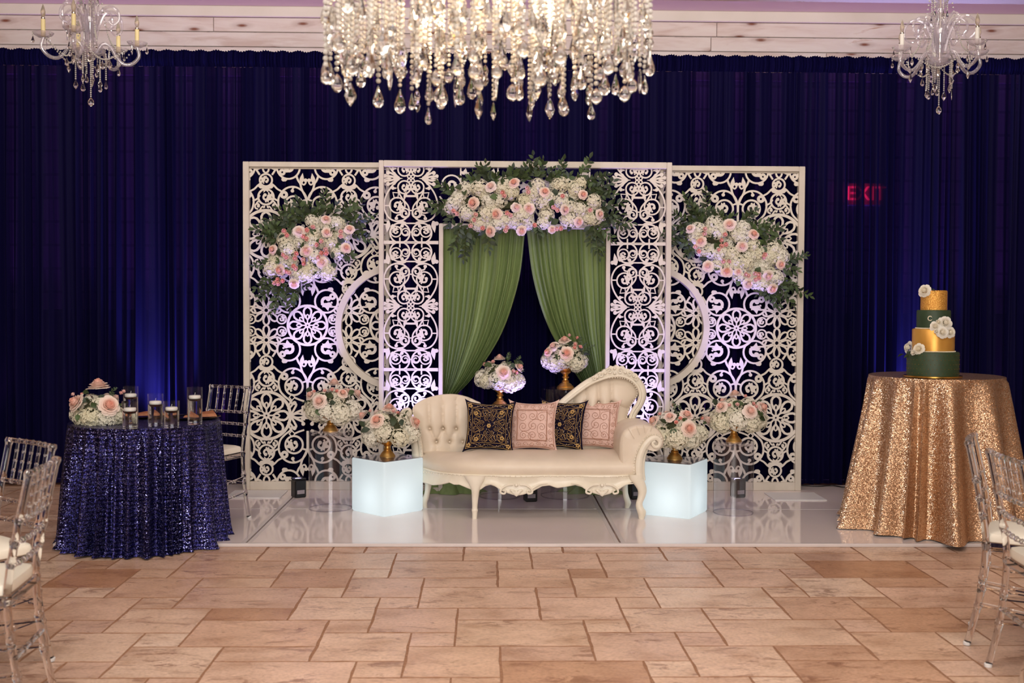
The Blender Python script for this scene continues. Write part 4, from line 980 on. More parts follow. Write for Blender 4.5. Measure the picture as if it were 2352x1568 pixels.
# ================================================================== pedestals and glowing cubes
def pedestal(px, py, rpx, top_z, label, group='clear acrylic pedestals'):
    q = G(px, py, STZ); r = rpx * (q.y + .15) / F; t = thing('acrylic_pedestal', label, 'pedestal', (q.x, q.y + r, STZ), 0, group); h = top_z - STZ
    part('tube_wall', MB().lathe([(r, 0), (r, h - .02)], 56, cap=False), M['acrylic'], t)
    part('top_disc', MB().lathe([(r + .001, h - .022), (r + .001, h)], 56), M['acrylic'], t)
    part('base_ring', MB().lathe([(r - .006, 0), (r + .001, 0), (r + .001, .006), (r - .006, .006), (r - .006, 0)], 56, cap=False), M['acrylic'], t)
    return t.location + Vector((0, 0, h))
PT1 = pedestal(752, 1176, 49.5, .585, 'clear acrylic cylinder pedestal left of the left glowing cube')
PT2 = pedestal(1694, 1186, 46, .535, 'clear acrylic cylinder pedestal right of the right glowing cube')
PT3 = pedestal(1148, 1148, 47, .722, 'clear acrylic pedestal behind the settee, the shorter of the two there')
PT4 = pedestal(1301, 1148, 56, .862, 'clear acrylic pedestal behind the settee, the taller of the two there')
def glow_mat():
    m = bpy.data.materials.new('lit_frosted_shell'); m.use_nodes = True; nt = m.node_tree; b = nt.nodes['Principled BSDF']
    b.inputs['Base Color'].default_value = (.75, .8, .82, 1); b.inputs['Roughness'].default_value = .35
    b.inputs['Emission Color'].default_value = (.78, .90, .93, 1); b.inputs['Emission Strength'].default_value = .36
    tl = node(nt, 'ShaderNodeBsdfTranslucent'); tl.inputs[0].default_value = (.86, .94, .96, 1); mx = node(nt, 'ShaderNodeMixShader'); mx.inputs[0].default_value = .6
    nt.links.new(b.outputs[0], mx.inputs[1]); nt.links.new(tl.outputs[0], mx.inputs[2]); nt.links.new(mx.outputs[0], nt.nodes['Material Output'].inputs[0])
    return m
M['glow'] = glow_mat()
def glow_cube(px, py, s_, h, ang, label):
    q = G(px, py, STZ); a = radians(ang); c = Vector((q.x, q.y, STZ)) + Vector((0, s_ * (sin(a) + cos(a)) / 2 + 0, 0)) + Vector((s_ * (sin(a + pi / 2) - cos(a)) / 2 * 0, 0, 0))
    # the front vertical edge stands at q; the cube is turned by ang about it
    d1 = Vector((-cos(a), sin(a), 0)) * s_; d2 = Vector((sin(a), cos(a), 0)) * s_
    cen = Vector((q.x, q.y, STZ)) + (d1 + d2) / 2
    t = thing('glowing_cube', label, 'lamp', cen, -a, 'glowing cube tables'); hs = s_ / 2; rb = .014; mb = MB()
    sec = []
    for cx, cy, a0 in ((hs - rb, hs - rb, 0), (-hs + rb, hs - rb, 90), (-hs + rb, -hs + rb, 180), (hs - rb, -hs + rb, 270)):
        for k in range(5): an = radians(a0 + k * 22.5); sec.append((cx + rb * cos(an), cy + rb * sin(an)))
    n = len(sec); v = []; f = []
    for z, k in ((.002, .965), (.012, 1.0), (h - .012, 1.0), (h - .004, .99), (h - .001, .97)):
        for x, y in sec: v.append((x * k, y * k, z))
    for j in range(4):
        for i in range(n): f.append((j * n + i, j * n + (i + 1) % n, (j + 1) * n + (i + 1) % n, (j + 1) * n + i))
    f += [tuple(range(n - 1, -1, -1))]
    part('shell', mb.add(v, f), M['glow'], t)
    v = [(x * .968, y * .968, h - .004) for x, y in sec]; part('inner_lid', MB().add(v, [tuple(range(n))]), pbr('grey_inner_lid', srgb(150, 152, 156), .25), t, False)
    part('acrylic_top', MB().bbox(-hs * .985, hs * .985, -hs * .985, hs * .985, h, h + .006, .002), M['acrylic'], t, False)
    lamp('cube_bulb', 'POINT', cen + Vector((0, -.03, h * .36)), .65, (.90, .97, 1.0), shadow_soft_size=.07)
    return cen + Vector((0, 0, h + .006))
CU1 = glow_cube(882, 1188, .368, .385, 45, 'glowing white cube table left of the settee')
CU2 = glow_cube(1585, 1193, .372, .382, 30, 'glowing white cube table right of the settee')

# ================================================================== sequin tables
def sequin_mat(name, deep, mid, glint, scale, rough, rowed):
    m, nt, b = new_mat(name)
    vec = coords(nt, (1, 1, 1))
    if rowed:                                            # sequins stitched in slanting rows
        sep = node(nt, 'ShaderNodeSeparateXYZ'); nt.links.new(vec, sep.inputs[0])
    vo = node(nt, 'ShaderNodeTexVoronoi', i_Scale=scale); nt.links.new(vec, vo.inputs['Vector'])
    sc_ = node(nt, 'ShaderNodeSeparateColor'); nt.links.new(vo.outputs['Color'], sc_.inputs[0])
    r = ramp(nt, [(0.0, deep), (0.5, mid), (0.82, mid), (0.93, glint)]); nt.links.new(sc_.outputs[0], r.inputs[0]); nt.links.new(r.outputs[0], b.inputs['Base Color'])
    b.inputs['Metallic'].default_value = 0.85; b.inputs['Roughness'].default_value = rough
    g = node(nt, 'ShaderNodeNewGeometry'); sb = node(nt, 'ShaderNodeVectorMath', operation='SUBTRACT'); nt.links.new(vo.outputs['Color'], sb.inputs[0]); sb.inputs[1].default_value = (.5, .5, .5)
    sl = node(nt, 'ShaderNodeVectorMath', operation='SCALE'); sl.inputs['Scale'].default_value = 0.85; nt.links.new(sb.outputs[0], sl.inputs[0])
    ad = node(nt, 'ShaderNodeVectorMath', operation='ADD'); nt.links.new(g.outputs['Normal'], ad.inputs[0]); nt.links.new(sl.outputs[0], ad.inputs[1])
    nm = node(nt, 'ShaderNodeVectorMath', operation='NORMALIZE'); nt.links.new(ad.outputs[0], nm.inputs[0]); nt.links.new(nm.outputs[0], b.inputs['Normal'])
    if rowed:
        wv = node(nt, 'ShaderNodeTexWave', i_Scale=13.0, i_Distortion=5.0, i_Detail=1.5); wv.inputs['Detail Scale'].default_value = .6; wv.bands_direction = 'Z'; nt.links.new(vec, wv.inputs['Vector'])
        rw = ramp(nt, [(0.1, (.32, .32, .32, 1)), (0.4, (1, 1, 1, 1))]); nt.links.new(wv.outputs[0], rw.inputs[0])
        mu = node(nt, 'ShaderNodeMix', data_type='RGBA', blend_type='MULTIPLY'); mu.inputs[0].default_value = 1.0; nt.links.new(r.outputs[0], mu.inputs['A']); nt.links.new(rw.outputs[0], mu.inputs['B']); nt.links.new(mu.outputs['Result'], b.inputs['Base Color'])
    return m
M['navy_sequin'] = sequin_mat('navy_sequins', (.006, .005, .035, 1), (.024, .022, .13, 1), (.34, .34, .74, 1), 210, .30, True)
M['gold_sequin'] = sequin_mat('rose_gold_sequins', srgb(156, 112, 78), srgb(208, 170, 136), srgb(255, 242, 220), 240, .30, False)
def round_cloth(name, R_, top, flare, seed, nf, mat, hem, amp0=.05):
    r_ = random.Random(seed); mb = MB(); n = 360; rows = []
    ph_ = [r_.uniform(0, 6.28) for _ in range(5)]
    cen = sorted(r_.uniform(0, 1) for _ in range(nf)); bnd = [(cen[i] + cen[(i + 1) % nf] + (1 if i == nf - 1 else 0)) / 2 for i in range(nf)]; bnd.sort()
    am = [r_.uniform(.55, 1.3) for _ in range(nf)]; hl = [r_.uniform(0, .02) for _ in range(nf)]
    def fold(u_):
        uu = u_ if u_ >= bnd[0] else u_ + 1
        i = max(0, int(np.searchsorted(bnd, uu)) - 1); a, b_ = bnd[i], (bnd[i + 1] if i + 1 < nf else bnd[0] + 1)
        s_ = (uu - a) / (b_ - a); w_ = min(1.0, (b_ - a) * nf); return ((0.5 - .5 * cos(2 * pi * s_)) ** 1.5) * am[i] * w_, hl[i] * sin(pi * s_)
    F_ = [fold(i / n) for i in range(n)]
    prof = [('t', .02), ('t', .35), ('t', .7), ('t', .92), ('t', .985)] + [('s', t) for t in (0, .012, .03, .07, .13, .2, .28, .37, .46, .55, .64, .73, .82, .9, .96, .985, 1.0)]
    v = []; f = []
    for k, t in prof:
        for i in range(n):
            a = 2 * pi * i / n; g_, h_ = F_[i]
            if k == 't': rr, z = R_ * t, top - (.001 if t > .98 else 0)
            else:
                w_ = .12 + .88 * t ** .8 if t > .02 else 0; rr = R_ + .004 + flare * t ** 1.1 + amp0 * w_ * (g_ - .45) + .008 * w_ * sin(9 * a + ph_[0] + t * 3); z = top - .004 - (top - hem - .004) * t + (h_ if t > .97 else 0) * .5
                if t > .95: rr += .02 * (t - .95) / .05
            v.append((rr * cos(a), rr * sin(a), z))
    for j in range(len(prof) - 1):
        for i in range(n): f.append((j * n + i, j * n + (i + 1) % n, (j + 1) * n + (i + 1) % n, (j + 1) * n + i))
    f.append(tuple(range(n)))
    return mb.add(v, f)
NT = Vector((P(334, 985, 6.92).x, 6.92, 0)); NTZ = .765
t = thing('round_table', 'small round table hidden under the navy sequin cloth', 'table', NT)
part('tabletop', MB().lathe([(.445, NTZ - .03), (.445, NTZ - .006)], 40), M['white_plastic'], t); part('pedestal_leg', MB().lathe([(.03, .03), (.03, NTZ - .03)], 12), M['black'], t); part('foot', MB().lathe([(.24, .022), (.24, .032), (.05, .05)], 20), M['black'], t)
tc = part('tablecloth', round_cloth('tablecloth', .452, NTZ, .035, 3, 30, M['navy_sequin'], .006, .085), M['navy_sequin'], None, fix=False); tc.location = NT; tag(tc, 'navy sequin tablecloth draped to the floor over the left round table', 'tablecloth')
GQ = G(2146, 1250, STZ); GT = Vector((P(2150, 870, GQ.y + .60).x, GQ.y + .60, STZ)); GTZ = 1.045
t = thing('cocktail_table', 'tall round cocktail table hidden under the gold sequin cloth', 'table', GT)
part('tabletop', MB().lathe([(.425, GTZ - STZ - .03), (.425, GTZ - STZ - .006)], 40), M['white_plastic'], t); part('pedestal_leg', MB().lathe([(.035, .03), (.035, GTZ - .05)], 12), M['black'], t); part('foot', MB().lathe([(.26, 0), (.26, .012), (.05, .03)], 20), M['black'], t)
gc = part('tablecloth', round_cloth('tablecloth', .432, GTZ - STZ, .15, 8, 26, M['gold_sequin'], .004, .16), M['gold_sequin'], None, fix=False); gc.location = GT; tag(gc, 'rose gold sequin tablecloth draped to the floor under the cake', 'tablecloth')
# floating candles in glass cylinders
def candle_glass(px, py, h, wl, label):
    q = G(px, py, NTZ); r = .0455; t = thing('candle_cylinder', label, 'candle holder', (q.x, q.y + r, NTZ + .0005), 0, 'floating candles on the navy table')
    part('glass_wall', MB().lathe([(r, 0), (r, h)], 32, cap=False).lathe([(r - .003, h), (r, h)], 32, cap=False), M['glass_thin'], t)
    part('glass_foot', MB().lathe([(r - .0035, .0005), (r - .0035, .012)], 32), M['resin'], t)
    part('water', MB().lathe([(r - .0036, .0125), (r - .0036, wl)], 32), M['water'], t)
    c = part('floating_candle', MB().lathe([(.004, wl - .017), (.022, wl - .014), (.034, wl + .001), (.036, wl + .012), (.033, wl + .019), (.012, wl + .021), (.002, wl + .020)], 24), M['wax'], t)
    part('wick', MB().tube([(0, 0, wl + .02), (.001, 0, wl + .03), (.003, 0, wl + .036)], .0012, 5), M['white_plastic'], c)
candle_glass(295, 972, .225, .160, 'tall glass candle cylinder beside the table flowers, behind a shorter one')
candle_glass(293, 986, .160, .104, 'short glass candle cylinder in front of the tall one by the flowers')
candle_glass(352, 980, .195, .132, 'glass candle cylinder in the middle of the navy table')
candle_glass(389, 984, .160, .104, 'short glass candle cylinder fourth from the flowers, near the middle')
candle_glass(443, 976, .228, .158, 'tall glass candle cylinder nearest the clear chair')
# chargers with folded napkins
M['black_glaze'] = pbr('black_glaze', srgb(16, 14, 22), .25); M['napkin'] = noise_mat('copper_napkin', srgb(150, 92, 58), srgb(176, 112, 74), (40, 40, 40), .55)
for px, py, lab in ((330, 958, 'black charger plate with gold rim behind the middle candles'), (450, 961, 'black charger plate with gold rim beside the tall right candle')):
    q = G(px, py, NTZ); t = thing('charger_plate', lab, 'plate', (q.x, q.y, NTZ + .001), 0, 'place settings on the navy table')
    part('plate', MB().lathe([(.001, .004), (.10, .004), (.115, .006), (.15, .013), (.152, .012), (.11, .0), (.001, 0)], 40, cap=False), M['black_glaze'], t); part('gold_rim', MB().lathe([(.147, .0135), (.152, .015), (.156, .0135), (.152, .012), (.147, .0135)], 40, cap=False), M['gold_trim'], t)
    nk = thing('napkin', 'folded copper napkin on the %s black charger plate' % ('left' if px < 400 else 'right'), 'napkin', (q.x + .02, q.y, NTZ + .016), .3, 'place settings on the navy table')
    part('fold', MB().add([(-.10, -.07, 0), (.11, -.05, 0), (.10, .08, 0), (-.02, .07, 0), (-.09, -.06, .012), (.10, -.04, .02), (.09, .07, .03), (-.02, .06, .016)], [(0, 1, 2, 3), (4, 5, 6, 7), (0, 1, 5, 4), (1, 2, 6, 5), (2, 3, 7, 6), (3, 0, 4, 7)]), M['napkin'], nk, False)

# ================================================================== cake
CK = G(2142, 866, GTZ); CK = Vector((CK.x, min(CK.y, GT.y - .0) , GTZ + .001))
cake = thing('wedding_cake', 'four tier green and gold wedding cake with white roses on the gold table', 'cake', CK)
M['green_fondant'] = noise_mat('dark_green_fondant', srgb(36, 56, 30), srgb(44, 64, 38), (30, 30, 30), .55)
M['gold_fondant'] = noise_mat('gold_lustre', srgb(204, 146, 62), srgb(226, 172, 84), (7, 7, 5), .36, .55)
M['gold_flake'] = noise_mat('gold_sugar_flake', srgb(196, 128, 48), srgb(246, 190, 96), (170, 170, 170), .35, .55, .5, 2)
M['pearl'] = pbr('pearl_bead', srgb(232, 220, 196), .25)
part('cake_board', MB().lathe([(.178, 0), (.184, .003), (.184, .012), (.178, .014)], 48), M['gold_trim'], cake)
tiers = [(.163, .154, 'green_fondant'), (.132, .150, 'gold_fondant'), (.106, .122, 'green_fondant'), (.083, .128, 'gold_flake')]; z = .014; TZ = []
for r, h, mt in tiers:
    part('tier', MB().lathe([(r, z), (r, z + h - .008), (r - .003, z + h - .002), (r - .009, z + h)], 56), M[mt], cake); TZ.append(z); z += h
pm = MB().ball((0, 0, 0), .0048, 6, 4).mesh('pearl_border', M['pearl'])
for r, zz, n in ((.136, TZ[1] + .003, 108), (.110, TZ[2] + .003, 90)):
    mb = MB()
    for i in range(n): a = 2 * pi * i / n; mb.ball((r * cos(a), r * sin(a), zz), .0044, 6, 4)
    o = part('pearl_border', mb, M['pearl'], cake); o['kind'] = 'stuff'
mb = MB()
for j in range(5):
    for i in range(40): a = 2 * pi * (i + .5 * (j % 2)) / 40; mb.ball((.1635 * cos(a), .1635 * sin(a), TZ[0] + .016 + j * .029), .0022, 6, 4)
o = part('gold_dots', mb, M['gold_trim'], cake); o['kind'] = 'stuff'
br = MB(); a0 = -pi / 2 - .385 - .21; c = Vector((.107 * cos(a0), .107 * sin(a0), TZ[2] + .068))
for i in range(12): a = 2 * pi * i / 12; br.ball(c + Vector((.0135 * cos(a), -.002, .0135 * sin(a))), .0042, 6, 4)
bo = part('brooch', br, M['pearl'], cake); part('emerald', MB().ball(c + Vector((0, -.003, 0)), .0085, 8, 6), pbr('emerald_stone', srgb(10, 60, 44), .12), bo)
# ================================================================== flowers
def radial_petal(name, stops, rough=.55):
    m, nt, b = new_mat(name); t = node(nt, 'ShaderNodeTexCoord'); ln = node(nt, 'ShaderNodeVectorMath', operation='LENGTH'); fl = node(nt, 'ShaderNodeVectorMath', operation='MULTIPLY'); fl.inputs[1].default_value = (1, 1, 0)
    nt.links.new(t.outputs['Object'], fl.inputs[0]); nt.links.new(fl.outputs[0], ln.inputs[0]); r = ramp(nt, stops); nt.links.new(ln.outputs['Value'], r.inputs[0])
    oi = node(nt, 'ShaderNodeObjectInfo'); hs = node(nt, 'ShaderNodeHueSaturation'); mr = node(nt, 'ShaderNodeMapRange'); mr.inputs['To Min'].default_value = .75; mr.inputs['To Max'].default_value = 1.2
    nt.links.new(oi.outputs['Random'], mr.inputs[0]); nt.links.new(mr.outputs[0], hs.inputs['Saturation']); nt.links.new(r.outputs[0], hs.inputs['Color']); nt.links.new(hs.outputs[0], b.inputs['Base Color'])
    b.inputs['Roughness'].default_value = rough; b.inputs['Specular IOR Level'].default_value = .25
    tl = node(nt, 'ShaderNodeBsdfTranslucent'); nt.links.new(hs.outputs[0], tl.inputs[0]); mx = node(nt, 'ShaderNodeMixShader'); mx.inputs[0].default_value = .22
    nt.links.new(b.outputs[0], mx.inputs[1]); nt.links.new(tl.outputs[0], mx.inputs[2]); nt.links.new(mx.outputs[0], nt.nodes['Material Output'].inputs[0]); return m
M['blush_rose'] = radial_petal('blush_rose_petal', [(.12, srgb(246, 190, 174)), (.4, srgb(249, 212, 198)), (.7, srgb(250, 228, 216)), (1.0, srgb(251, 236, 226))])
M['bud'] = radial_petal('salmon_bud_petal', [(.2, srgb(244, 172, 164)), (.9, srgb(249, 204, 194))])
M['white_rose'] = radial_petal('white_rose_petal', [(.2, srgb(240, 230, 208)), (.9, srgb(246, 240, 228))])
def varied(name, cols, rough=.55, trans=.2):
    m, nt, b = new_mat(name); oi = node(nt, 'ShaderNodeObjectInfo'); r = ramp(nt, [(i / (len(cols) - 1), c) for i, c in enumerate(cols)]); nt.links.new(oi.outputs['Random'], r.inputs[0])
    n = node(nt, 'ShaderNodeTexNoise', i_Scale=60.0, i_Detail=2.0); nt.links.new(coords(nt), n.inputs['Vector']); rr = ramp(nt, [(.3, (.82, .82, .80, 1)), (.7, (1.05, 1.05, 1.05, 1))]); nt.links.new(n.outputs[0], rr.inputs[0])
    mm = node(nt, 'ShaderNodeMix', data_type='RGBA', blend_type='MULTIPLY'); mm.inputs[0].default_value = 1; nt.links.new(r.outputs[0], mm.inputs['A']); nt.links.new(rr.outputs[0], mm.inputs['B']); nt.links.new(mm.outputs['Result'], b.inputs['Base Color'])
    b.inputs['Roughness'].default_value = rough; b.inputs['Specular IOR Level'].default_value = .3
    tl = node(nt, 'ShaderNodeBsdfTranslucent'); nt.links.new(mm.outputs['Result'], tl.inputs[0]); mx = node(nt, 'ShaderNodeMixShader'); mx.inputs[0].default_value = trans
    nt.links.new(b.outputs[0], mx.inputs[1]); nt.links.new(tl.outputs[0], mx.inputs[2]); nt.links.new(mx.outputs[0], nt.nodes['Material Output'].inputs[0]); return m
M['hydrangea'] = varied('cream_hydrangea', [srgb(250, 244, 226), srgb(246, 240, 216), srgb(252, 248, 236), srgb(242, 236, 208)])
M['leaf'] = varied('foliage_leaf', [srgb(56, 68, 42), srgb(72, 90, 54), srgb(46, 56, 38), srgb(90, 112, 68), srgb(78, 92, 82), srgb(50, 60, 38)], .45, .15)
M['moss'] = noise_mat('dark_moss', srgb(48, 52, 32), srgb(76, 78, 50), (60, 60, 60), .9)
def petal_layers(layers, nu=5, nv=4, seed=1):
    mb = MB(); r_ = random.Random(seed)
    for n, r0, r1, z0, h, wid, curl, off in layers:
        for k in range(n):
            th = 2 * pi * k / n + off; jr = r_.uniform(.93, 1.07); jz = r_.uniform(-.03, .03)
            def fn(a, b_):
                a = a * 2 - 1; w_ = wid * (1 - .45 * (b_ > .7) * (b_ - .7) / .3 * abs(a)) * (.55 + .45 * min(1, b_ * 2))
                rad = (r0 + (r1 - r0) * b_ ** 1.2) * jr * (1 - .05 * a * a) + .03 * a * (1 if k % 2 else -1)
                z = z0 + h * (b_ - .16 * b_ * a * a) - curl * max(0, b_ - .6) ** 2 * 6 + jz
                return (rad * cos(th + a * w_), rad * sin(th + a * w_), z)
            mb.grid(fn, nu, nv)
    return mb
ROSE = petal_layers([(3, .02, .09, .40, .26, 1.5, .0, 0), (3, .10, .19, .36, .27, 1.35, .01, .9), (4, .20, .30, .30, .28, 1.05, .02, .3), (5, .30, .43, .22, .28, .86, .03, .0), (5, .38, .58, .10, .30, .86, .05, .6), (6, .44, .74, -.02, .28, .74, .08, .2), (6, .46, .90, -.12, .20, .74, .10, .7), (7, .46, 1.04, -.20, .12, .64, .10, .1)], 5, 3)
ROSE.ball((0, 0, .18), .36, 12, 7, 1.05); ROSE.ball((0, 0, .50), .085, 7, 4, 1.6)
ROSE_M = ROSE.mesh('rose', M['blush_rose'], True, False); WROSE_M = ROSE.mesh('rose', M['white_rose'], True, False)
BUD = petal_layers([(3, .1, .3, .0, .9, 1.3, .0, 0), (4, .3, .62, -.25, 1.0, 1.0, .05, .4), (5, .3, .92, -.4, .85, .8, .12, .1)], 4, 3, 2); BUD.ball((0, 0, .42), .40, 9, 6, 1.25); BUD_M = BUD.mesh('rosebud', M['bud'], True, False); BUD_M = BUD.mesh('rosebud', M['bud'], True, False); WBUD_M = BUD.mesh('rosebud', M['white_rose'], True, False)
def hyd(seed, n=62):
    r_ = random.Random(seed); mb = MB()
    for i in range(n):
        z = 1 - 1.35 * (i + .5) / n; a = i * 2.39996 + r_.uniform(-.15, .15); rr = sqrt(max(0, 1 - z * z)); d = Vector((rr * cos(a), rr * sin(a), z)) ; R_ = r_.uniform(.84, 1.04); c = d * R_
        u_ = d.orthogonal().normalized(); v_ = d.cross(u_); t0 = r_.uniform(0, 1.5); s_ = r_.uniform(.22, .30)
        for k in range(4):
            t = t0 + k * pi / 2; e = u_ * cos(t) + v_ * sin(t); g_ = u_ * cos(t + pi / 2) + v_ * sin(t + pi / 2); up = d * r_.uniform(.02, .10)
            mb.add([c, c + e * s_ * .55 + g_ * s_ * .45 + up, c + e * s_ + up * .6, c + e * s_ * .55 - g_ * s_ * .45 + up], [(0, 1, 2), (0, 2, 3)])
    mb.ball((0, 0, .0), .62, 8, 5); return mb.mesh('hydrangea', M['hydrangea'], False, False)
HYD = [hyd(1), hyd(2), hyd(3)]
def leaf_mesh(L, W, bend, seed):
    v = []; f = []; prof = [(0, .04), (.15, .5), (.35, .95), (.55, 1), (.75, .7), (.9, .32), (1, .02)]
    for t, w_ in prof:
        z = bend * L * (t - t * t) * 1.6 - bend * L * .5 * t * t
        v += [(L * t, -W * w_ / 2, z + .12 * W * w_), (L * t, 0, z), (L * t, W * w_ / 2, z + .12 * W * w_)]
    for i in range(len(prof) - 1):
        a = i * 3; f += [(a, a + 1, a + 4, a + 3), (a + 1, a + 2, a + 5, a + 4)]
    return MB().add(v, f).mesh('leaf', M['leaf'], True, False)
LEAF = [leaf_mesh(1, .46, .25, 1), leaf_mesh(1, .40, .4, 2), leaf_mesh(1, .52, .1, 3)]; RLEAF = [leaf_mesh(1, .74, .2, 4), leaf_mesh(1, .66, .3, 5)]
_stem = {}
def stem_mesh(bend):
    k = round(bend, 1)
    if k not in _stem:
        _stem[k] = MB().tube([(t / 6, 0, k * (t / 6 - (t / 6) ** 2) * 1.2) for t in range(7)], list(np.linspace(.012, .005, 7)), 5).mesh('sprig', M['stem'])
    return _stem[k]
def orient(d, spin=0.0):                                 # +Z of the flower along d
    return (Vector(d).to_track_quat('Z', 'Y') @ Euler((0, 0, spin)).to_quaternion()).to_euler()
fr_ = random.Random(17)
def sprig(parent, a, b_, leafL, out=(0, -1, 0), n=None, meshes=None):
    a, b_ = Vector(a), Vector(b_); d = b_ - a; L = d.length; X = d.normalized(); Z = Vector(out) - X * Vector(out).dot(X); Z = Z.normalized() if Z.length > .05 else X.orthogonal().normalized(); Yv = Z.cross(X)
    R_ = Matrix((X, Yv, Z)).transposed().to_4x4(); bd = fr_.choice((-.2, .1, .2, .3))
    s_ = place('sprig', stem_mesh(bd), parent); s_.matrix_basis = Matrix.Translation(a) @ R_ @ Matrix.Scale(L, 4)
    n = n or max(7, int(L / leafL * 3.6))
    for i in range(n):
        t = (i + 1.2) / (n + .4); sd = 1 if i % 2 else -1; l_ = leafL * fr_.uniform(.8, 1.2) * (1.05 - .35 * t) / L; ang = radians(fr_.uniform(34, 62)) * sd if i < n - 1 else radians(fr_.uniform(-10, 10))
        o = place('leaf', fr_.choice(meshes or LEAF), s_, (t * .98, 0, bd * (t - t * t) * 1.2)); o.scale = (l_,) * 3; o.rotation_euler = (fr_.uniform(-.7, .7), fr_.uniform(-.5, .35), ang)
URN_LOW = [(.001, 0), (.056, 0), (.057, .006), (.052, .012), (.047, .022), (.036, .036), (.026, .046), (.025, .05), (.030, .053), (.025, .057), (.021, .066), (.021, .076), (.028, .079), (.024, .083), (.040, .090), (.078, .108), (.100, .122), (.104, .134), (.100, .135), (.094, .124), (.02, .10)]
URN_TALL = [(.001, 0), (.066, 0), (.068, .006), (.060, .012), (.062, .017), (.052, .022), (.046, .032), (.030, .042), (.026, .050), (.030, .056), (.020, .063), (.018, .075), (.027, .081), (.028, .088), (.018, .095), (.024, .108), (.040, .120), (.042, .126), (.036, .128), (.060, .140), (.084, .156), (.092, .176), (.096, .184), (.092, .186), (.086, .176), (.02, .14)]
def centerpiece(base, Yc, cx, cyb, fc, R_, urn, roses, buds, leaves, label, nh=11, seed=1, extra=()):
    """base: resting point; (cx, cyb): photo point of the foot; fc: photo centre of the flower dome; R_: its radii in photo units"""
    k = Yc / F; t = thing('flower_centerpiece', label, 'flowers', base, 0, 'blush and cream centrepieces'); r_ = random.Random(seed)
    if urn: part('urn', MB().lathe(urn, 36, cap=False), M['gold'], t)
    else: part('low_dish', MB().lathe([(.001, 0), (.10, 0), (.125, .03), (.12, .031), (.10, .01)], 30, cap=False), M['white_plastic'], t)
    C_ = Vector(((fc[0] - cx) * k, 0, (cyb - fc[1]) * k)); Rx, Rz, Ry = R_[0] * k, R_[1] * k, R_[0] * k * .92
    core = MB().ball((0, 0, 0), 1, 14, 9); core.transform(Matrix.Translation(C_) @ Matrix.Diagonal((Rx * .62, Ry * .62, Rz * .66, 1))); part('moss_core', core, M['moss'], t)
    def on(px, py, push=1.0):
        dx, dz = (px - cx) * k - C_.x, (cyb - py) * k - C_.z; q_ = 1 - (dx / Rx) ** 2 - (dz / Rz) ** 2; ny = -sqrt(q_) if q_ > 0 else -.05
        return C_ + Vector((dx, ny * Ry * push, dz)), Vector((dx / Rx, ny * 1.15, dz / Rz + .15)).normalized()
    for i in range(nh):                                  # hydrangea heads ringed low round the dome, a few on top
        if i < nh - 3: a = 2 * pi * (i + .5) / (nh - 3) - pi / 2 + .2; d = Vector((cos(a), sin(a), -.42 + .16 * (i % 2)))
        else: a = i * 2.1 + seed; d = Vector((.5 * cos(a), .5 * sin(a), .42))
        j_ = r_.uniform(.58, .76); p = C_ + Vector((d.x * Rx * j_, d.y * Ry * j_, d.z * Rz * .78 - Rz * r_.uniform(.02, .18))); s_ = Rx * r_.uniform(.31, .41)
        o = place('hydrangea', HYD[i % 3], t, p, orient(d, r_.uniform(0, 6)), s_)
    for px, py, rp in roses:
        p, d = on(px, py); place('rose', ROSE_M, t, p, orient(d, r_.uniform(0, 6)), rp * k * 1.2)
    for px, py in buds:
        p, d = on(px, py, 1.02); place('rosebud', BUD_M, t, p, orient(d, r_.uniform(0, 6)), 5.6 * k)
        s0 = p - d * .03; 
    for px, py in leaves:
        p, d = on(px, py, .92); o = place('leaf', r_.choice(RLEAF), t, p - d * .01); o.scale = (r_.uniform(17, 23) * k,) * 3; o.rotation_euler = orient(Vector((r_.uniform(-.5, .5), -.8, .5)), r_.uniform(0, 6))
    for i in range(16):                                  # leaves tucked between the heads all round
        a = i * 2.4 + seed; el = r_.uniform(-.05, .75); d = Vector((cos(a) * cos(el), sin(a) * cos(el), sin(el))); o = place('leaf', r_.choice(RLEAF), t, C_ + Vector((d.x * Rx * .85, d.y * Ry * .85, d.z * Rz * .85))); o.scale = (r_.uniform(12, 18) * k,) * 3; o.rotation_euler = (r_.uniform(-.6, .6), -el + r_.uniform(-.4, .3), a + r_.uniform(-.5, .5))
    for i in range(4):
        a = i * 1.57 + .8 + seed; d = Vector((cos(a) * .8, sin(a) * .8 + .15, .75)); p = C_ + Vector((d.x * Rx * .6, d.y * Ry * .6, d.z * Rz * .85)); o = place('rose', ROSE_M, t, p + Vector((0, .03, 0)), orient(d, a), 11 * k) if d.y > 0 else None
    for (ax, ay, bx_, by_) in extra:
        p, d = on(ax, ay, .7); q_, d2 = on(bx_, by_, .7); sprig(t, p, q_, 9 * k, (0, -1, .2), meshes=LEAF)
    return t
centerpiece(PT1, PT1.y, 753, 987, (757, 925), (66, 44), URN_LOW, [(736, 914, 15), (762, 877, 14), (712, 902, 11), (786, 897, 11), (813, 901, 13)], [(746, 892), (762, 890), (721, 895), (773, 893)], [(699, 900), (773, 917), (799, 899), (767, 903), (730, 930)], 'gold urn of blush roses and cream hydrangeas on the left acrylic pedestal', seed=1)
centerpiece(CU1, CU1.y, 879, 1057, (882, 987), (67, 44), URN_LOW, [(859, 968, 15), (823, 963, 13), (884, 944, 14), (944, 976, 14)], [(840, 952), (906, 954), (895, 950)], [(827, 986), (842, 989), (918, 981), (896, 960), (868, 955)], 'gold urn of blush roses and cream hydrangeas on the left glowing cube', seed=2)
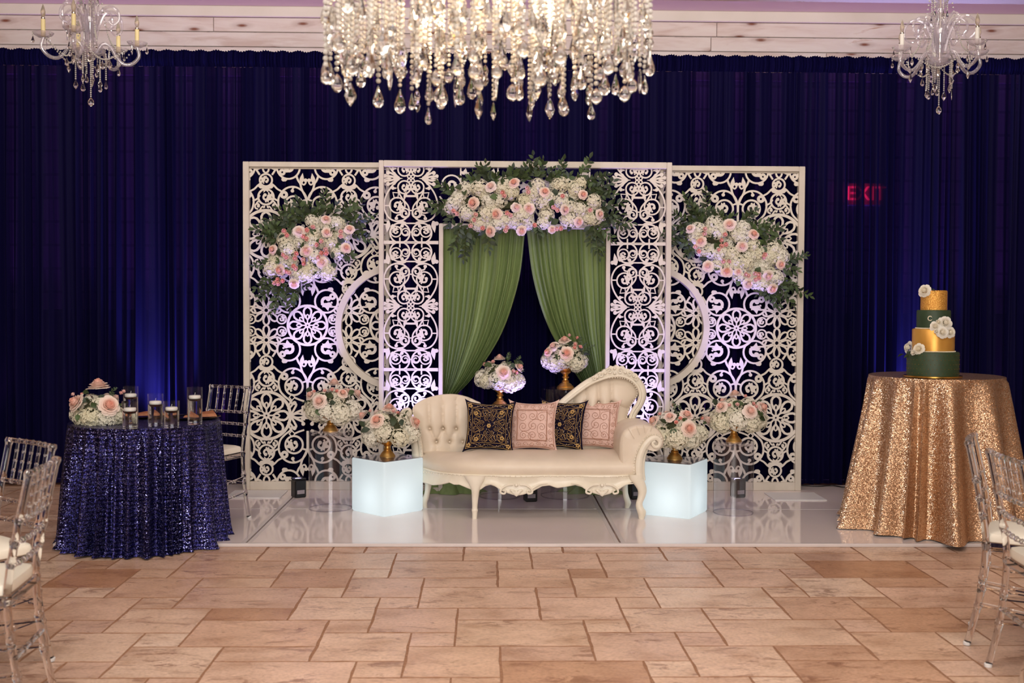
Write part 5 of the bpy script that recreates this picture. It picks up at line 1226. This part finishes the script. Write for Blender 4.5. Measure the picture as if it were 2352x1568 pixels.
centerpiece(CU2, CU2.y, 1568, 1063, (1575, 992), (69, 46), URN_LOW, [(1590, 986, 16), (1515, 973, 13), (1549, 961, 12), (1588, 957, 14), (1640, 972, 13)], [(1571, 964), (1561, 972), (1624, 966), (1531, 958), (1563, 939)], [(1607, 965), (1553, 984), (1575, 950), (1540, 975)], 'gold urn of blush roses and cream hydrangeas on the right glowing cube', seed=3, extra=((1565, 968, 1564, 934), (1575, 965, 1578, 938)))
centerpiece(PT2, PT2.y, 1694, 1010, (1702, 946), (67, 45), URN_LOW, [(1656, 926, 13), (1695, 900, 13), (1718, 934, 15), (1752, 928, 14)], [(1715, 904), (1673, 922), (1728, 919), (1733, 925), (1690, 920)], [(1639, 918), (1683, 925), (1707, 916), (1748, 947), (1768, 948), (1739, 934), (1744, 955)], 'gold urn of blush roses and cream hydrangeas on the right acrylic pedestal', seed=4)
centerpiece(PT3, PT3.y, 1144, 929, (1145, 857), (55, 36), URN_TALL, [(1151, 848, 15), (1142, 818, 12), (1188, 838, 11)], [(1109, 832), (1117, 829), (1128, 826), (1173, 846), (1180, 849)], [(1200, 830), (1167, 833), (1136, 856), (1124, 834)], 'gold goblet urn of blush roses on the shorter pedestal behind the settee', seed=5, extra=((1160, 835, 1165, 806), (1175, 835, 1188, 815)))
centerpiece(PT4, PT4.y, 1299, 887, (1301, 812), (52, 38), URN_TALL, [(1298, 805, 14), (1295, 776, 12), (1269, 790, 12), (1257, 803, 11)], [(1307, 766), (1325, 772), (1318, 786), (1316, 793), (1330, 791)], [(1270, 792), (1271, 807), (1318, 803), (1335, 800), (1330, 812)], 'gold goblet urn of blush roses on the taller pedestal behind the settee', seed=6, extra=((1330, 808, 1364, 788), (1322, 790, 1334, 770)))
q = G(210, 978, NTZ); centerpiece(Vector((q.x, q.y + .14, NTZ + .001)), q.y + .14, 210, 975, (212, 945), (62, 44), None, [(208, 889, 22), (167, 925, 19), (247, 930, 20)], [(152, 909), (148, 921), (265, 902), (172, 909), (259, 906)], [(207, 923), (174, 950), (186, 902), (265, 940), (195, 912), (228, 905)], 'low bowl of blush roses and white hydrangeas on the navy table', seed=7, extra=((240, 915, 248, 893),))

# --- big clusters wired to the screens
def garland(ox, oy, roses, buds, hyds, sprigs, spine, Yw, label):
    Z_ = lambda x, y: (ox + x / 3.92, oy + y / 3.92); c0 = Z_(*spine[len(spine) // 2]); base = P(c0[0], c0[1], Yw); k = Yw / F
    t = thing('flower_garland', label, 'flowers', base, 0, 'rose garlands on the screens')
    def pt(x, y, d): a = Z_(x, y); return P(a[0], a[1], Yw - d) - base
    bs = MB().tube([pt(x, y, .03) for x, y in spine], [.03 + .008 * (i % 2) for i in range(len(spine))], 8); part('moss_base', bs, M['moss'], t)
    r_ = random.Random(int(ox))
    sx_ = sum(h[0] for h in hyds) / len(hyds); sy_ = sum(h[1] for h in hyds) / len(hyds)
    for i, (x, y) in enumerate(hyds):
        d = Vector(((x - sx_) / 700, -1, -(y - sy_) / 500)); place('hydrangea', HYD[i % 3], t, pt(x, y, .06 + r_.uniform(-.015, .02)), orient(d, r_.uniform(0, 6)), r_.uniform(66, 80) / 3.92 * k)
    for i, (x, y) in enumerate(hyds):                    # smaller heads filling between
        x2, y2 = hyds[(i + 1) % len(hyds)]; x2, y2 = ((x + x2) / 2, (y + y2) / 2) if abs(x - x2) < 190 else (x + r_.uniform(-50, 50), y + r_.uniform(-40, 40))
        place('hydrangea', HYD[(i + 1) % 3], t, pt(x2, y2, .035 + r_.uniform(-.01, .01)), orient(Vector(((x2 - sx_) / 700, -1, -(y2 - sy_) / 500)), r_.uniform(0, 6)), r_.uniform(56, 68) / 3.92 * k)
    for x, y, rp in roses:
        d = Vector(((x - sx_) / 900 + r_.uniform(-.3, .3), -1, -(y - sy_) / 700 + r_.uniform(-.1, .3))); place('rose', ROSE_M, t, pt(x, y, .125), orient(d, r_.uniform(0, 6)), rp / 3.92 * k * 1.05)
    for x, y in buds:
        d = Vector((r_.uniform(-.5, .5), -1, r_.uniform(-.4, .5))); place('rosebud', BUD_M, t, pt(x, y, .13), orient(d, r_.uniform(0, 6)), 25 / 3.92 * k)
    for x0, y0, x1, y1 in sprigs:
        sprig(t, pt(x0, y0, .05), pt(x1, y1, r_.uniform(.04, .12)), r_.uniform(68, 88) / 3.92 * k, (r_.uniform(-.3, .3), -1, r_.uniform(-.2, .4)))
    for x0, y0, x1, y1 in sprigs[::2]:                   # a second, shorter sprig beside every other one
        a_, b2 = pt(x0 + r_.uniform(-30, 30), y0 + r_.uniform(-20, 20), .03), pt(x0 + (x1 - x0) * .8 + r_.uniform(-70, 70), y0 + (y1 - y0) * .8 + r_.uniform(-50, 50), .05)
        sprig(t, a_, b2, r_.uniform(64, 84) / 3.92 * k, (r_.uniform(-.3, .3), -1, r_.uniform(-.2, .4)))
    for i in range(34):                                  # loose leaves between the heads
        x, y = hyds[i % len(hyds)]; o = place('leaf', r_.choice(RLEAF), t, pt(x + r_.uniform(-70, 70), y + r_.uniform(-60, 60), .10)); o.scale = (r_.uniform(62, 84) / 3.92 * k,) * 3; o.rotation_euler = orient(Vector((r_.uniform(-.6, .6), -1, r_.uniform(-.5, .6))), r_.uniform(0, 6))
    return t
garland(540, 360, [(820, 560, 45), (575, 670, 55), (825, 680, 46), (1030, 650, 46), (1000, 820, 46), (640, 845, 56), (335, 835, 46), (780, 950, 55), (400, 1020, 52), (530, 1145, 46)],
        [(440, 665), (465, 705), (645, 660), (700, 635), (615, 715), (645, 740), (950, 675), (950, 715), (775, 760), (738, 792), (815, 835), (780, 865), (820, 868), (750, 905), (550, 870), (540, 912), (610, 922), (620, 960), (435, 880), (460, 905), (525, 985), (548, 1005), (460, 1030), (490, 1045), (385, 1105), (430, 1115), (355, 1135), (390, 1142)],
        [(700, 580), (830, 620), (910, 600), (450, 750), (590, 770), (690, 770), (860, 770), (930, 860), (370, 920), (470, 950), (660, 1010), (640, 1060), (810, 1000), (840, 1040), (330, 1000), (560, 1060), (480, 840), (700, 700), (970, 720), (720, 900)],
        [(640, 560, 380, 470), (600, 600, 280, 560), (640, 560, 560, 390), (680, 540, 700, 430), (820, 540, 820, 320), (870, 540, 930, 420), (950, 560, 1160, 400), (1000, 600, 1250, 520), (1050, 680, 1220, 740), (960, 860, 1050, 900), (400, 760, 270, 700), (330, 960, 170, 980), (360, 1060, 220, 1200), (430, 1110, 330, 1420), (520, 1130, 500, 1370), (560, 1100, 640, 1170), (450, 1110, 215, 1290), (800, 1040, 870, 1090), (420, 660, 170, 650), (900, 560, 1100, 480), (500, 640, 400, 510), (560, 590, 470, 420), (600, 580, 620, 440), (1020, 620, 1180, 590), (480, 1120, 400, 1330), (540, 1120, 540, 1290), (430, 700, 290, 610), (740, 540, 770, 430)],
        [(340, 1080), (420, 960), (520, 850), (640, 760), (780, 680), (940, 700)], 8.72, 'rose and hydrangea cluster on the left lattice screen')
garland(980, 340, [(575, 345, 52), (785, 310, 50), (415, 495, 58), (625, 595, 54), (1065, 393, 50), (810, 533, 48), (920, 545, 52), (1248, 555, 50), (1410, 418, 44), (1560, 595, 46), (1370, 665, 46), (570, 750, 50), (855, 745, 46), (1130, 735, 36)],
        [(683, 398), (697, 432), (908, 360), (915, 395), (1225, 430), (1145, 533), (1180, 560), (725, 583), (755, 605), (440, 600), (430, 645), (275, 590), (240, 565), (395, 700), (725, 715), (710, 742), (970, 695), (1170, 725), (1210, 722), (1470, 555), (505, 720)],
        [(345, 370), (290, 450), (240, 500), (470, 360), (560, 480), (650, 470), (530, 600), (700, 650), (800, 660), (900, 670), (950, 420), (760, 400), (1050, 490), (1090, 450), (1210, 470), (1290, 520), (1340, 370), (1380, 320), (1200, 330), (1500, 480), (1450, 630), (1280, 650), (1080, 610), (1060, 670), (1380, 560), (640, 680), (470, 670), (1000, 340), (860, 610), (360, 580), (1510, 630), (660, 360), (880, 480)],
        [(560, 320, 530, 130), (500, 320, 320, 260), (520, 300, 460, 150), (760, 290, 780, 190), (880, 300, 980, 160), (960, 280, 960, 60), (1000, 290, 1050, 95), (1050, 300, 1140, 190), (1190, 320, 1240, 95), (1340, 320, 1475, 85), (1380, 310, 1640, 240), (1450, 400, 1690, 300), (1480, 440, 1700, 420), (1540, 540, 1780, 480), (1540, 630, 1860, 680), (1530, 660, 1700, 850), (1500, 680, 1550, 980), (1470, 680, 1480, 900), (250, 430, 110, 320), (230, 510, 40, 490), (240, 550, 50, 560), (260, 610, 170, 700), (330, 660, 230, 930), (380, 670, 330, 1010), (450, 680, 380, 900), (540, 700, 560, 930), (980, 650, 1010, 780), (420, 340, 410, 220), (840, 320, 900, 140), (1240, 320, 1290, 250), (600, 320, 640, 250), (1550, 610, 1750, 600), (1100, 320, 1180, 230), (700, 310, 720, 230), (1420, 380, 1620, 340)],
        [(260, 500), (480, 470), (700, 520), (920, 500), (1150, 520), (1350, 480), (1500, 560)], 8.545, 'rose and hydrangea garland along the top of the lattice archway')
garland(1400, 360, [(1080, 608, 56), (1300, 695, 50), (725, 645, 44), (820, 760, 52), (1195, 805, 52), (885, 985, 52), (1055, 1030, 54), (1250, 1145, 52), (1430, 1075, 54), (1545, 970, 44), (1470, 1190, 48), (1160, 1035, 36)],
        [(860, 650), (855, 690), (1040, 700), (1005, 750), (1050, 790), (1008, 803), (982, 840), (775, 810), (805, 850), (1025, 940), (1075, 942), (1225, 1055), (1250, 1070), (1310, 1050), (1345, 1055), (1310, 1108), (1345, 1092), (1400, 880), (1385, 905)],
        [(940, 600), (980, 680), (800, 660), (770, 720), (840, 830), (920, 850), (1000, 870), (1130, 690), (1200, 640), (1190, 720), (1290, 800), (1330, 870), (1250, 900), (1400, 930), (1450, 900), (1540, 900), (1480, 830), (1100, 880), (1150, 950), (1060, 980), (980, 970), (1180, 1070), (1120, 1000), (1370, 1140), (1490, 1090), (1380, 1000), (1230, 960), (1320, 1120)],
        [(850, 600, 680, 340), (870, 580, 870, 300), (800, 630, 560, 490), (780, 650, 420, 690), (790, 700, 540, 760), (790, 740, 580, 800), (900, 590, 930, 480), (1000, 590, 980, 500), (1180, 610, 1310, 480), (1220, 650, 1450, 580), (1300, 700, 1530, 660), (1350, 760, 1540, 740), (1520, 960, 1780, 890), (1540, 1000, 1700, 1030), (1500, 1080, 1700, 1180), (1520, 1120, 1810, 1260), (1460, 1150, 1520, 1360), (1500, 1150, 1660, 1350), (1400, 1160, 1330, 1240), (900, 900, 850, 940), (1440, 1170, 1410, 1260), (1020, 600, 1120, 530), (770, 760, 730, 870), (1420, 820, 1500, 880), (820, 620, 740, 420), (1260, 680, 1420, 620), (760, 680, 600, 620), (1480, 1120, 1600, 1240)],
        [(820, 700), (960, 760), (1100, 800), (1240, 880), (1360, 980), (1440, 1080)], 8.72, 'rose and hydrangea cluster on the right lattice screen')
# white roses on the cake
def cake_flower(px, py, rp, rad, bud=False):             # where the sight line meets the tier's side
    d = ray(px, py).normalized(); o = Vector((-CK.x, -CK.y)); a = d.x ** 2 + d.y ** 2; b_ = o.x * d.x + o.y * d.y; c = o.x ** 2 + o.y ** 2 - (rad + .012) ** 2; q_ = b_ * b_ - a * c
    t_ = (-b_ - sqrt(q_)) / a if q_ > 0 else -b_ / a
    p = CAM + d * t_ - CK; n_ = Vector((p.x, p.y, .02)).normalized() * .7 + Vector((-.38, -.92, .2)) * .5
    if rp: place('rosebud' if bud else 'rose', WBUD_M if bud else WROSE_M, cake, p, orient(n_, px), rp * CK.y / F)
    return p
for px, py, rp, Yo in ((2123, 667, 15, .08), (2172, 741, 16, .118), (2148, 749, 12, .12), (2165, 763, 14, .135), (2183, 763, 13, .13), (2087, 798, 16.5, .138), (2110, 801, 13.5, .15)): cake_flower(px, py, rp, Yo)
for px, py, rp, Yo in ((2155, 740, 7, .115), (2151, 761, 6, .134), (2098, 810, 7, .165)): cake_flower(px, py, rp, Yo, True)
for px, py, a in ((2076, 813, 2.6), (2088, 815, 2.0), (2139, 664, .2)):
    p = cake_flower(px, py, 0, .15 if py > 700 else .085); o = place('leaf', LEAF[0], cake, p); o.scale = (.045,) * 3; o.rotation_euler = (.6, .4, a)
# ================================================================== clear banquet chairs
def node_tube(mb, pts, r, knots, n=10):
    """bamboo-turned rod: swelling rings at the given fractions"""
    p = spline(pts, 10); m = len(p); rr = []
    L = np.cumsum([0] + [float(np.linalg.norm(p[i + 1] - p[i])) for i in range(m - 1)]); T = L / L[-1]
    ts = sorted(set(list(np.linspace(0, 1, 14)) + [max(0, min(1, k + d)) for k in knots for d in (-.022, -.012, 0, .012, .022)]))
    q_ = [tuple(np.interp(t, T, [a[i] for a in p]) for i in range(3)) for t in ts]
    for t in ts: rr.append(r * (1.0 + .34 * max([max(0, 1 - abs(t - k) / .018) for k in knots] + [0])))
    return mb.tube(q_, rr, n)
def make_chair(label):
    t = thing('clear_chair', label, 'chair', (0, 0, 0), 0, 'clear resin banquet chairs')
    W_, FW = .172, .19; rs = M['resin']                  # faces +Y; back at -Y
    for s_ in (-1, 1):
        part('back_post', node_tube(MB(), [(s_ * .165, -.245, 0), (s_ * .168, -.20, .2), (s_ * W_, -.175, .45), (s_ * .174, -.195, .62), (s_ * .176, -.255, .915)], .0145, (.2, .34, .5, .64, .72, .81, .985)), rs, t)
        part('front_leg', node_tube(MB(), [(s_ * FW, .195, 0), (s_ * FW, .19, .22), (s_ * FW, .185, .435)], .0145, (.3, .55, .8)), rs, t)
        for z in (.17, .27): part('side_stretcher', node_tube(MB(), [(s_ * .166, -.195, z + .02), (s_ * .18, 0, z), (s_ * FW, .19, z - .02)], .0095, (.3, .5, .7), 8), rs, t)
        part('foot_cap', MB().lathe([(.011, 0), (.016, .001), (.017, .014), (.013, .017)], 12, (s_ * FW, .195, 0)), M['white_plastic'], t)
        part('foot_cap', MB().lathe([(.011, 0), (.016, .001), (.017, .014), (.013, .017)], 12, (s_ * .165, -.245, 0)), M['white_plastic'], t)
    part('front_stretcher', node_tube(MB(), [(-FW, .19, .20), (0, .19, .20), (FW, .19, .20)], .0095, (.25, .5, .75), 8), rs, t)
    part('back_stretcher', node_tube(MB(), [(-.168, -.20, .25), (0, -.2, .25), (.168, -.20, .25)], .0095, (.25, .5, .75), 8), rs, t)
    def by(z): return float(np.interp(z, [.45, .62, .915], [-.175, -.195, -.255]))
    for z in (.905, .735, .655, .575): part('back_rail', node_tube(MB(), [(-.172, by(z), z), (0, by(z) - .012, z), (.172, by(z), z)], .0095, (.2, .35, .5, .65, .8), 8), rs, t)
    for i in range(5): x = -.115 + .0575 * i; part('spindle', node_tube(MB(), [(x, by(.735) - .010, .735), (x * 1.02, by(.82) - .011, .82), (x * 1.04, by(.905) - .010, .905)], .0075, (.25, .5, .75), 8), rs, t)
    so = [(-.168, -.185), (.168, -.185), (.20, .20), (.12, .215), (-.12, .215), (-.20, .20)]
    mb = MB(); v = []
    for z, k in ((.43, .98), (.435, 1.0), (.462, 1.0), (.466, .98)): v += [(x * k, y * k, z) for x, y in so]
    f = [(j * 6 + i, j * 6 + (i + 1) % 6, (j + 1) * 6 + (i + 1) % 6, (j + 1) * 6 + i) for j in range(3) for i in range(6)] + [(5, 4, 3, 2, 1, 0), (18, 19, 20, 21, 22, 23)]
    part('seat', mb.add(v, f), rs, t, False)
    cs = spline([(0, -.178), (.15, -.172), (.176, -.12), (.192, .12), (.16, .20), (0, .21), (-.16, .20), (-.192, .12), (-.176, -.12), (-.15, -.172)], 5, True); n = len(cs); v = []; f = []
    for z, k in ((.467, .95), (.472, .99), (.492, 1.0), (.506, .97), (.514, .86), (.517, .5), (.518, .05)): v += [(c[0] * k, c[1] * k, z) for c in cs]
    for j in range(6):
        for i in range(n): f.append((j * n + i, j * n + (i + 1) % n, (j + 1) * n + (i + 1) % n, (j + 1) * n + i))
    f += [tuple(range(n - 1, -1, -1)), tuple(range(6 * n, 7 * n))]
    part('cushion', MB().add(v, f), M['white_vinyl'], t); return t
def put_chair(o, back_mid_top, facing):
    fx = Vector((facing[0], facing[1], 0)).normalized(); a = atan2(fx.y, fx.x) - pi / 2; o.rotation_euler = (0, 0, a)
    o.location = (back_mid_top[0] + fx.x * .25, back_mid_top[1] + fx.y * .25, 0)
ch = make_chair('clear resin chair with ivory cushion behind the navy table, beside the left screen')
put_chair(ch, (-1.80, 7.66), (-sin(radians(28)), -cos(radians(28)))); ch.location.z = STZ
for mid, fc_, lab in (((-1.955, 4.69), (-.63, -.78), 'clear resin chair at the far left, the farther of the two there'), ((-1.635, 4.03), (-1, -.12), 'clear resin chair nearest the camera at the far left'),
                      ((2.21, 4.93), (.88, -.46), 'clear resin chair in front of the gold cloth, left of the right pair'), ((2.075, 4.32), (1, -.1), 'clear resin chair nearest the camera at the far right edge')):
    c = dup(ch, (0, 0, 0), 0, lab); put_chair(c, mid, fc_)

# ================================================================== chandeliers
def bead_mat():
    m, nt, b = new_mat('cut_crystal_bead'); b.inputs['Base Color'].default_value = (1, .95, .87, 1); b.inputs['Roughness'].default_value = .08; b.inputs['Transmission Weight'].default_value = .55; b.inputs['IOR'].default_value = 1.5; b.inputs['Specular IOR Level'].default_value = .7
    return m
M['bead'] = bead_mat()
M['bulb_on'] = emit('warm_filament_bulb', (1.0, .70, .38, 1), 7.0)
M['bulb_off'] = pbr('amber_glass_bulb', (1, .86, .66, 1), .05, 0, .5, **{'Transmission Weight': .7, 'IOR': 1.3})
def strand_mesh(n, r, step, seed):
    mb = MB()
    for i in range(n): mb.ball((0, 0, -i * step), r, 7, 4)
    return mb.mesh('bead_strand', M['bead'])
DROPS = []
def drop(prof, n, flat=1.0, smooth=False):
    mb = MB().lathe(prof, n); mb.transform(Matrix.Diagonal((1, flat, 1, 1))); DROPS.append(mb.mesh('crystal_drop', M['crystal'], smooth))
drop([(.001, 0), (.004, -.006), (.009, -.022), (.0165, -.042), (.019, -.054), (.0155, -.066), (.007, -.073), (.001, -.074)], 9, .75)          # pear
drop([(.001, 0), (.007, -.008), (.012, -.02), (.0205, -.045), (.012, -.062), (.001, -.078)], 6, .6)                                              # kite
drop([(.001, 0), (.006, -.008), (.008, -.03), (.0085, -.06), (.005, -.085), (.001, -.098)], 6, .8)                                               # spear
drop([(.001, 0), (.008, -.006), (.017, -.018), (.021, -.031), (.017, -.044), (.008, -.053), (.001, -.055)], 10, .8, True)                        # ball
drop([(.001, 0), (.010, -.010), (.016, -.024), (.010, -.042), (.018, -.058), (.009, -.074), (.001, -.082)], 6, .7)                               # pendant
MY, MX = 3.6, P(1121, 100, 3.6).x
mc = thing('crystal_chandelier', 'large round crystal chandelier of beaded strands at the top centre of the hall', 'chandelier', (MX, MY, zc - .001))
def ml(z): return z - (zc - .001)
ZR = 2.66
part('ceiling_plate', MB().lathe([(.12, 0), (.12, -.015), (.04, -.04)], 28), M['gold_trim'], mc)
part('rod', MB().lathe([(.012, -.03), (.012, ml(ZR) + .02)], 10), M['gold_trim'], mc)
for rr in (.53, .41, .29, .17): part('frame_ring', MB().lathe([(rr - .008, ml(ZR) - .012), (rr + .008, ml(ZR) - .012), (rr + .008, ml(ZR) + .012), (rr - .008, ml(ZR) + .012), (rr - .008, ml(ZR) - .012)], 48, cap=False), M['gold_trim'], mc)
for a in range(6): part('spoke', MB().tube([(0, 0, ml(ZR) + .004), (.53 * cos(a * pi / 3), .53 * sin(a * pi / 3), ml(ZR) + .004)], .007, 6), M['gold_trim'], mc)
SM = {}; r_ = random.Random(21)
bulbm = MB().lathe([(.001, 0), (.008, -.004), (.009, -.02), (.013, -.034), (.011, -.05), (.004, -.064), (.001, -.07)], 10).mesh('bulb', M['bulb_on'])
sockm = MB().lathe([(.012, .03), (.012, 0)], 10).mesh('bulb_socket', M['gold_trim'])
for i in range(9):
    a = i * 2 * pi / 9 + .3; rr = .35 if i % 2 else .23; s_ = place('bulb_socket', sockm, mc, (rr * cos(a), rr * sin(a), ml(ZR) - .045)); place('bulb', bulbm, s_)
for rr, n in ((.525, 56), (.46, 46), (.39, 38), (.32, 30), (.245, 22), (.17, 14), (.09, 7)):
    for i in range(n):
        a = 2 * pi * (i + r_.uniform(-.2, .2)) / n; x, y = rr * cos(a), rr * sin(a)
        zbot = 2.142 + .21 * r_.random() ** 1.0 + (.06 if rr > .5 else 0) * r_.random() + .012 * (r_.random() < .3)
        big = r_.choice((1.0, 1.0, 1.15, .85)); dm = r_.choice((0, 0, 1, 1, 2, 3, 4)); dl = (.074, .078, .098, .055, .082)[dm] * big
        st = .0165 * r_.choice((1.0, 1.0, 1.18)); nb = int((ZR - .015 - (zbot + dl)) / st); key = (nb, st)
        if key not in SM: SM[key] = strand_mesh(nb, st * .44, st, 0)
        b_ = place('bead_strand', SM[key], mc, (x, y, ml(ZR) - .015), (0, 0, r_.uniform(0, 3)))
        place('crystal_drop', DROPS[dm], mc, (x, y, ml(ZR) - .015 - nb * st + .004), (0, 0, r_.uniform(0, 6)), big)
for (a, rr, z) in ((.3, .2, 2.5), (2.4, .25, 2.48), (4.5, .22, 2.5)): lamp('chandelier_glow', 'POINT', (MX + rr * cos(a), MY + rr * sin(a), z), 7, (1, .70, .42), shadow_soft_size=.04)

def arm_mat():
    m = thin_glass('blown_glass', (.93, .91, .95, 1), .05, .16); nt = m.node_tree; o = nt.nodes['Material Output']; src = o.inputs[0].links[0].from_socket
    d = node(nt, 'ShaderNodeBsdfTranslucent'); d.inputs[0].default_value = (.95, .92, .97, 1); d2 = node(nt, 'ShaderNodeBsdfDiffuse'); d2.inputs[0].default_value = (.95, .92, .97, 1)
    a = node(nt, 'ShaderNodeMixShader'); nt.links.new(d.outputs[0], a.inputs[1]); nt.links.new(d2.outputs[0], a.inputs[2]); x = node(nt, 'ShaderNodeMixShader'); x.inputs[0].default_value = .16
    nt.links.new(src, x.inputs[1]); nt.links.new(a.outputs[0], x.inputs[2]); nt.links.new(x.outputs[0], o.inputs[0]); return m
M['arm_glass'] = arm_mat()
def small_chandelier(px, py, Y, arms, sleeve, label, R_=.262):
    c = P(px, py, Y); t = thing('glass_chandelier', label, 'chandelier', (c.x, Y, zc - .001), 0, 'candle arm glass chandeliers'); z0 = c.z - (zc - .001); g_ = M['arm_glass']
    part('ceiling_cup', MB().lathe([(.06, 0), (.058, -.02), (.02, -.04)], 20), M['silver'], t)
    part('stem_rod', MB().lathe([(.006, -.03), (.006, z0)], 8), M['silver'], t)
    part('baluster', MB().lathe([(.001, z0 - .03), (.02, z0 - .025), (.028, z0), (.022, z0 + .03), (.016, z0 + .07), (.024, z0 + .10), (.034, z0 + .15), (.040, z0 + .20), (.030, z0 + .25), (.018, z0 + .30), (.030, z0 + .34), (.050, z0 + .37), (.052, z0 + .38), (.015, z0 + .40), (.012, z0 + .48)], 16, cap=False), g_, t)
    part('bowl', MB().lathe([(.012, z0 - .035), (.04, z0 - .03), (.075, z0 - .012), (.088, z0 + .008), (.084, z0 + .009), (.05, z0 - .012), (.012, z0 - .02)], 24, cap=False), M['silver'] if False else g_, t)
    part('top_bowl', MB().lathe([(.012, z0 + .40), (.04, z0 + .405), (.062, z0 + .42), (.058, z0 + .422), (.012, z0 + .41)], 20, cap=False), g_, t)
    rj = random.Random(int(px))
    def hang(x, y, z, nb, dm, sc=.62, st=.0115):
        k = (nb, st)
        if k not in SM: SM[k] = strand_mesh(nb, st * .44, st, 0)
        if nb: place('bead_strand', SM[k], t, (x, y, z))
        place('crystal_drop', DROPS[dm], t, (x, y, z - nb * st + .004), (0, 0, rj.uniform(0, 6)), sc)
    for i, an in enumerate(arms):
        a = radians(an); e = Vector((cos(a), sin(a), 0)); up = lambda r, z: (e.x * r, e.y * r, z0 + z)
        part('arm', MB().tube([tuple(p) for p in spline([up(.03, -.01), up(.07, .05), up(.11, .035), up(.145, -.025), up(.185, -.062), up(.235, -.055), up(.272, -.01), up(R_, .045)], 6)], .0105, 9), g_, t)
        cup = part('drip_cup', MB().lathe([(.012, .045), (.03, .048), (.052, .062), (.060, .074), (.057, .075), (.03, .055), (.012, .052)], 20, (e.x * R_, e.y * R_, z0), cap=False), g_, t)
        s_ = part('candle_sleeve', MB().lathe([(.0125, .052), (.0125, .150), (.009, .153)], 14, (e.x * R_, e.y * R_, z0)), M[sleeve], t)
        part('socket_collar', MB().lathe([(.010, .152), (.0115, .158), (.010, .166)], 12, (e.x * R_, e.y * R_, z0)), M['silver'], s_)
        part('flame_bulb', MB().lathe([(.006, .165), (.0125, .180), (.0135, .195), (.008, .218), (.002, .236), (.001, .238)], 12, (e.x * R_, e.y * R_, z0)), M['bulb_off'], s_)
        for k in range(3): b_ = a + (k - 1) * 2.1; hang(e.x * R_ + .056 * cos(b_), e.y * R_ + .056 * sin(b_), z0 + .068, 1 + (k == 1), (2, 0, 2)[k], .55)
        for a2, zs, ks in ((a + .55, 0, 1), (a - .2, .06, .8)):
            e2 = Vector((cos(a2), sin(a2), 0)); u2 = lambda r, z: (e2.x * r * ks, e2.y * r * ks, z0 + z * ks + zs)
            part('scroll_arm', MB().tube([tuple(p) for p in spline([u2(.03, .06), u2(.05, .15), u2(.09, .235), u2(.15, .262), u2(.20, .225), u2(.205, .16), u2(.165, .125), u2(.135, .15), u2(.15, .175)], 6)], list(np.linspace(.011, .005, 49)), 7), g_, t)
        a2 = a + .55; e2 = Vector((cos(a2), sin(a2), 0)); u2 = lambda r, z: (e2.x * r, e2.y * r, z0 + z)
        n = 24                                           # swag of beads from the top bowl to the arm
        mb = MB()
        for k in range(n + 1): w_ = k / n; r = .06 + (.16 - .06) * w_; z = .40 + (.05 - .40) * w_ - .10 * sin(pi * w_) * .9; mb.ball(u2(r, z), .0058, 6, 4)
        part('bead_swag', mb, M['bead'], t)
        hang(e2.x * .16, e2.y * .16, z0 + .045, 2, rj.choice((0, 1)), .6)
        hang(e.x * .085, e.y * .085, z0 - .01, 9 + (i * 5) % 7, rj.choice((0, 1, 2)), .7); hang(e2.x * .06, e2.y * .06, z0 - .02, 11 + (i * 3) % 6, rj.choice((0, 1)), .75)
    for i, an in enumerate(arms):                        # looped bead chains from cup to cup, extra drops round the bowl
        a, b_ = radians(an), radians(arms[(i + 1) % len(arms)]); A = Vector((cos(a) * R_, sin(a) * R_, z0 + .06)); B = Vector((cos(b_) * R_, sin(b_) * R_, z0 + .06)); mb = MB(); L_ = (A - B).length; n = int(L_ / .0125)
        for k in range(n + 1): w_ = k / n; q_ = A.lerp(B, w_); mb.ball((q_.x * (1 - .25 * sin(pi * w_)), q_.y * (1 - .25 * sin(pi * w_)), q_.z - .12 * sin(pi * w_)), .0055, 6, 4)
        part('bead_loop', mb, M['bead'], t); q_ = A.lerp(B, .5) * .75; hang(q_.x, q_.y, z0 + .06 - .12, 1, rj.choice((0, 1)), .7)
        a = radians(an) + .3; hang(.11 * cos(a), .11 * sin(a), z0 + .02, 4 + i % 3, rj.choice((1, 4)), .8); hang(.05 * cos(a + 1), .05 * sin(a + 1), z0 + .40, 8 + i % 3, 0, .7)
    hang(0, 0, z0 - .035, 21, 3, .95)
    return t
small_chandelier(208, 118, 6.6, (270, 18, 72, 125, 212), 'ivory_sleeve', 'glass chandelier with ivory candle sleeves at the upper left')
small_chandelier(2158, 141, 6.75, (300, 8, 75, 130, 192), 'white_sleeve', 'glass chandelier with white candle sleeves at the upper right')
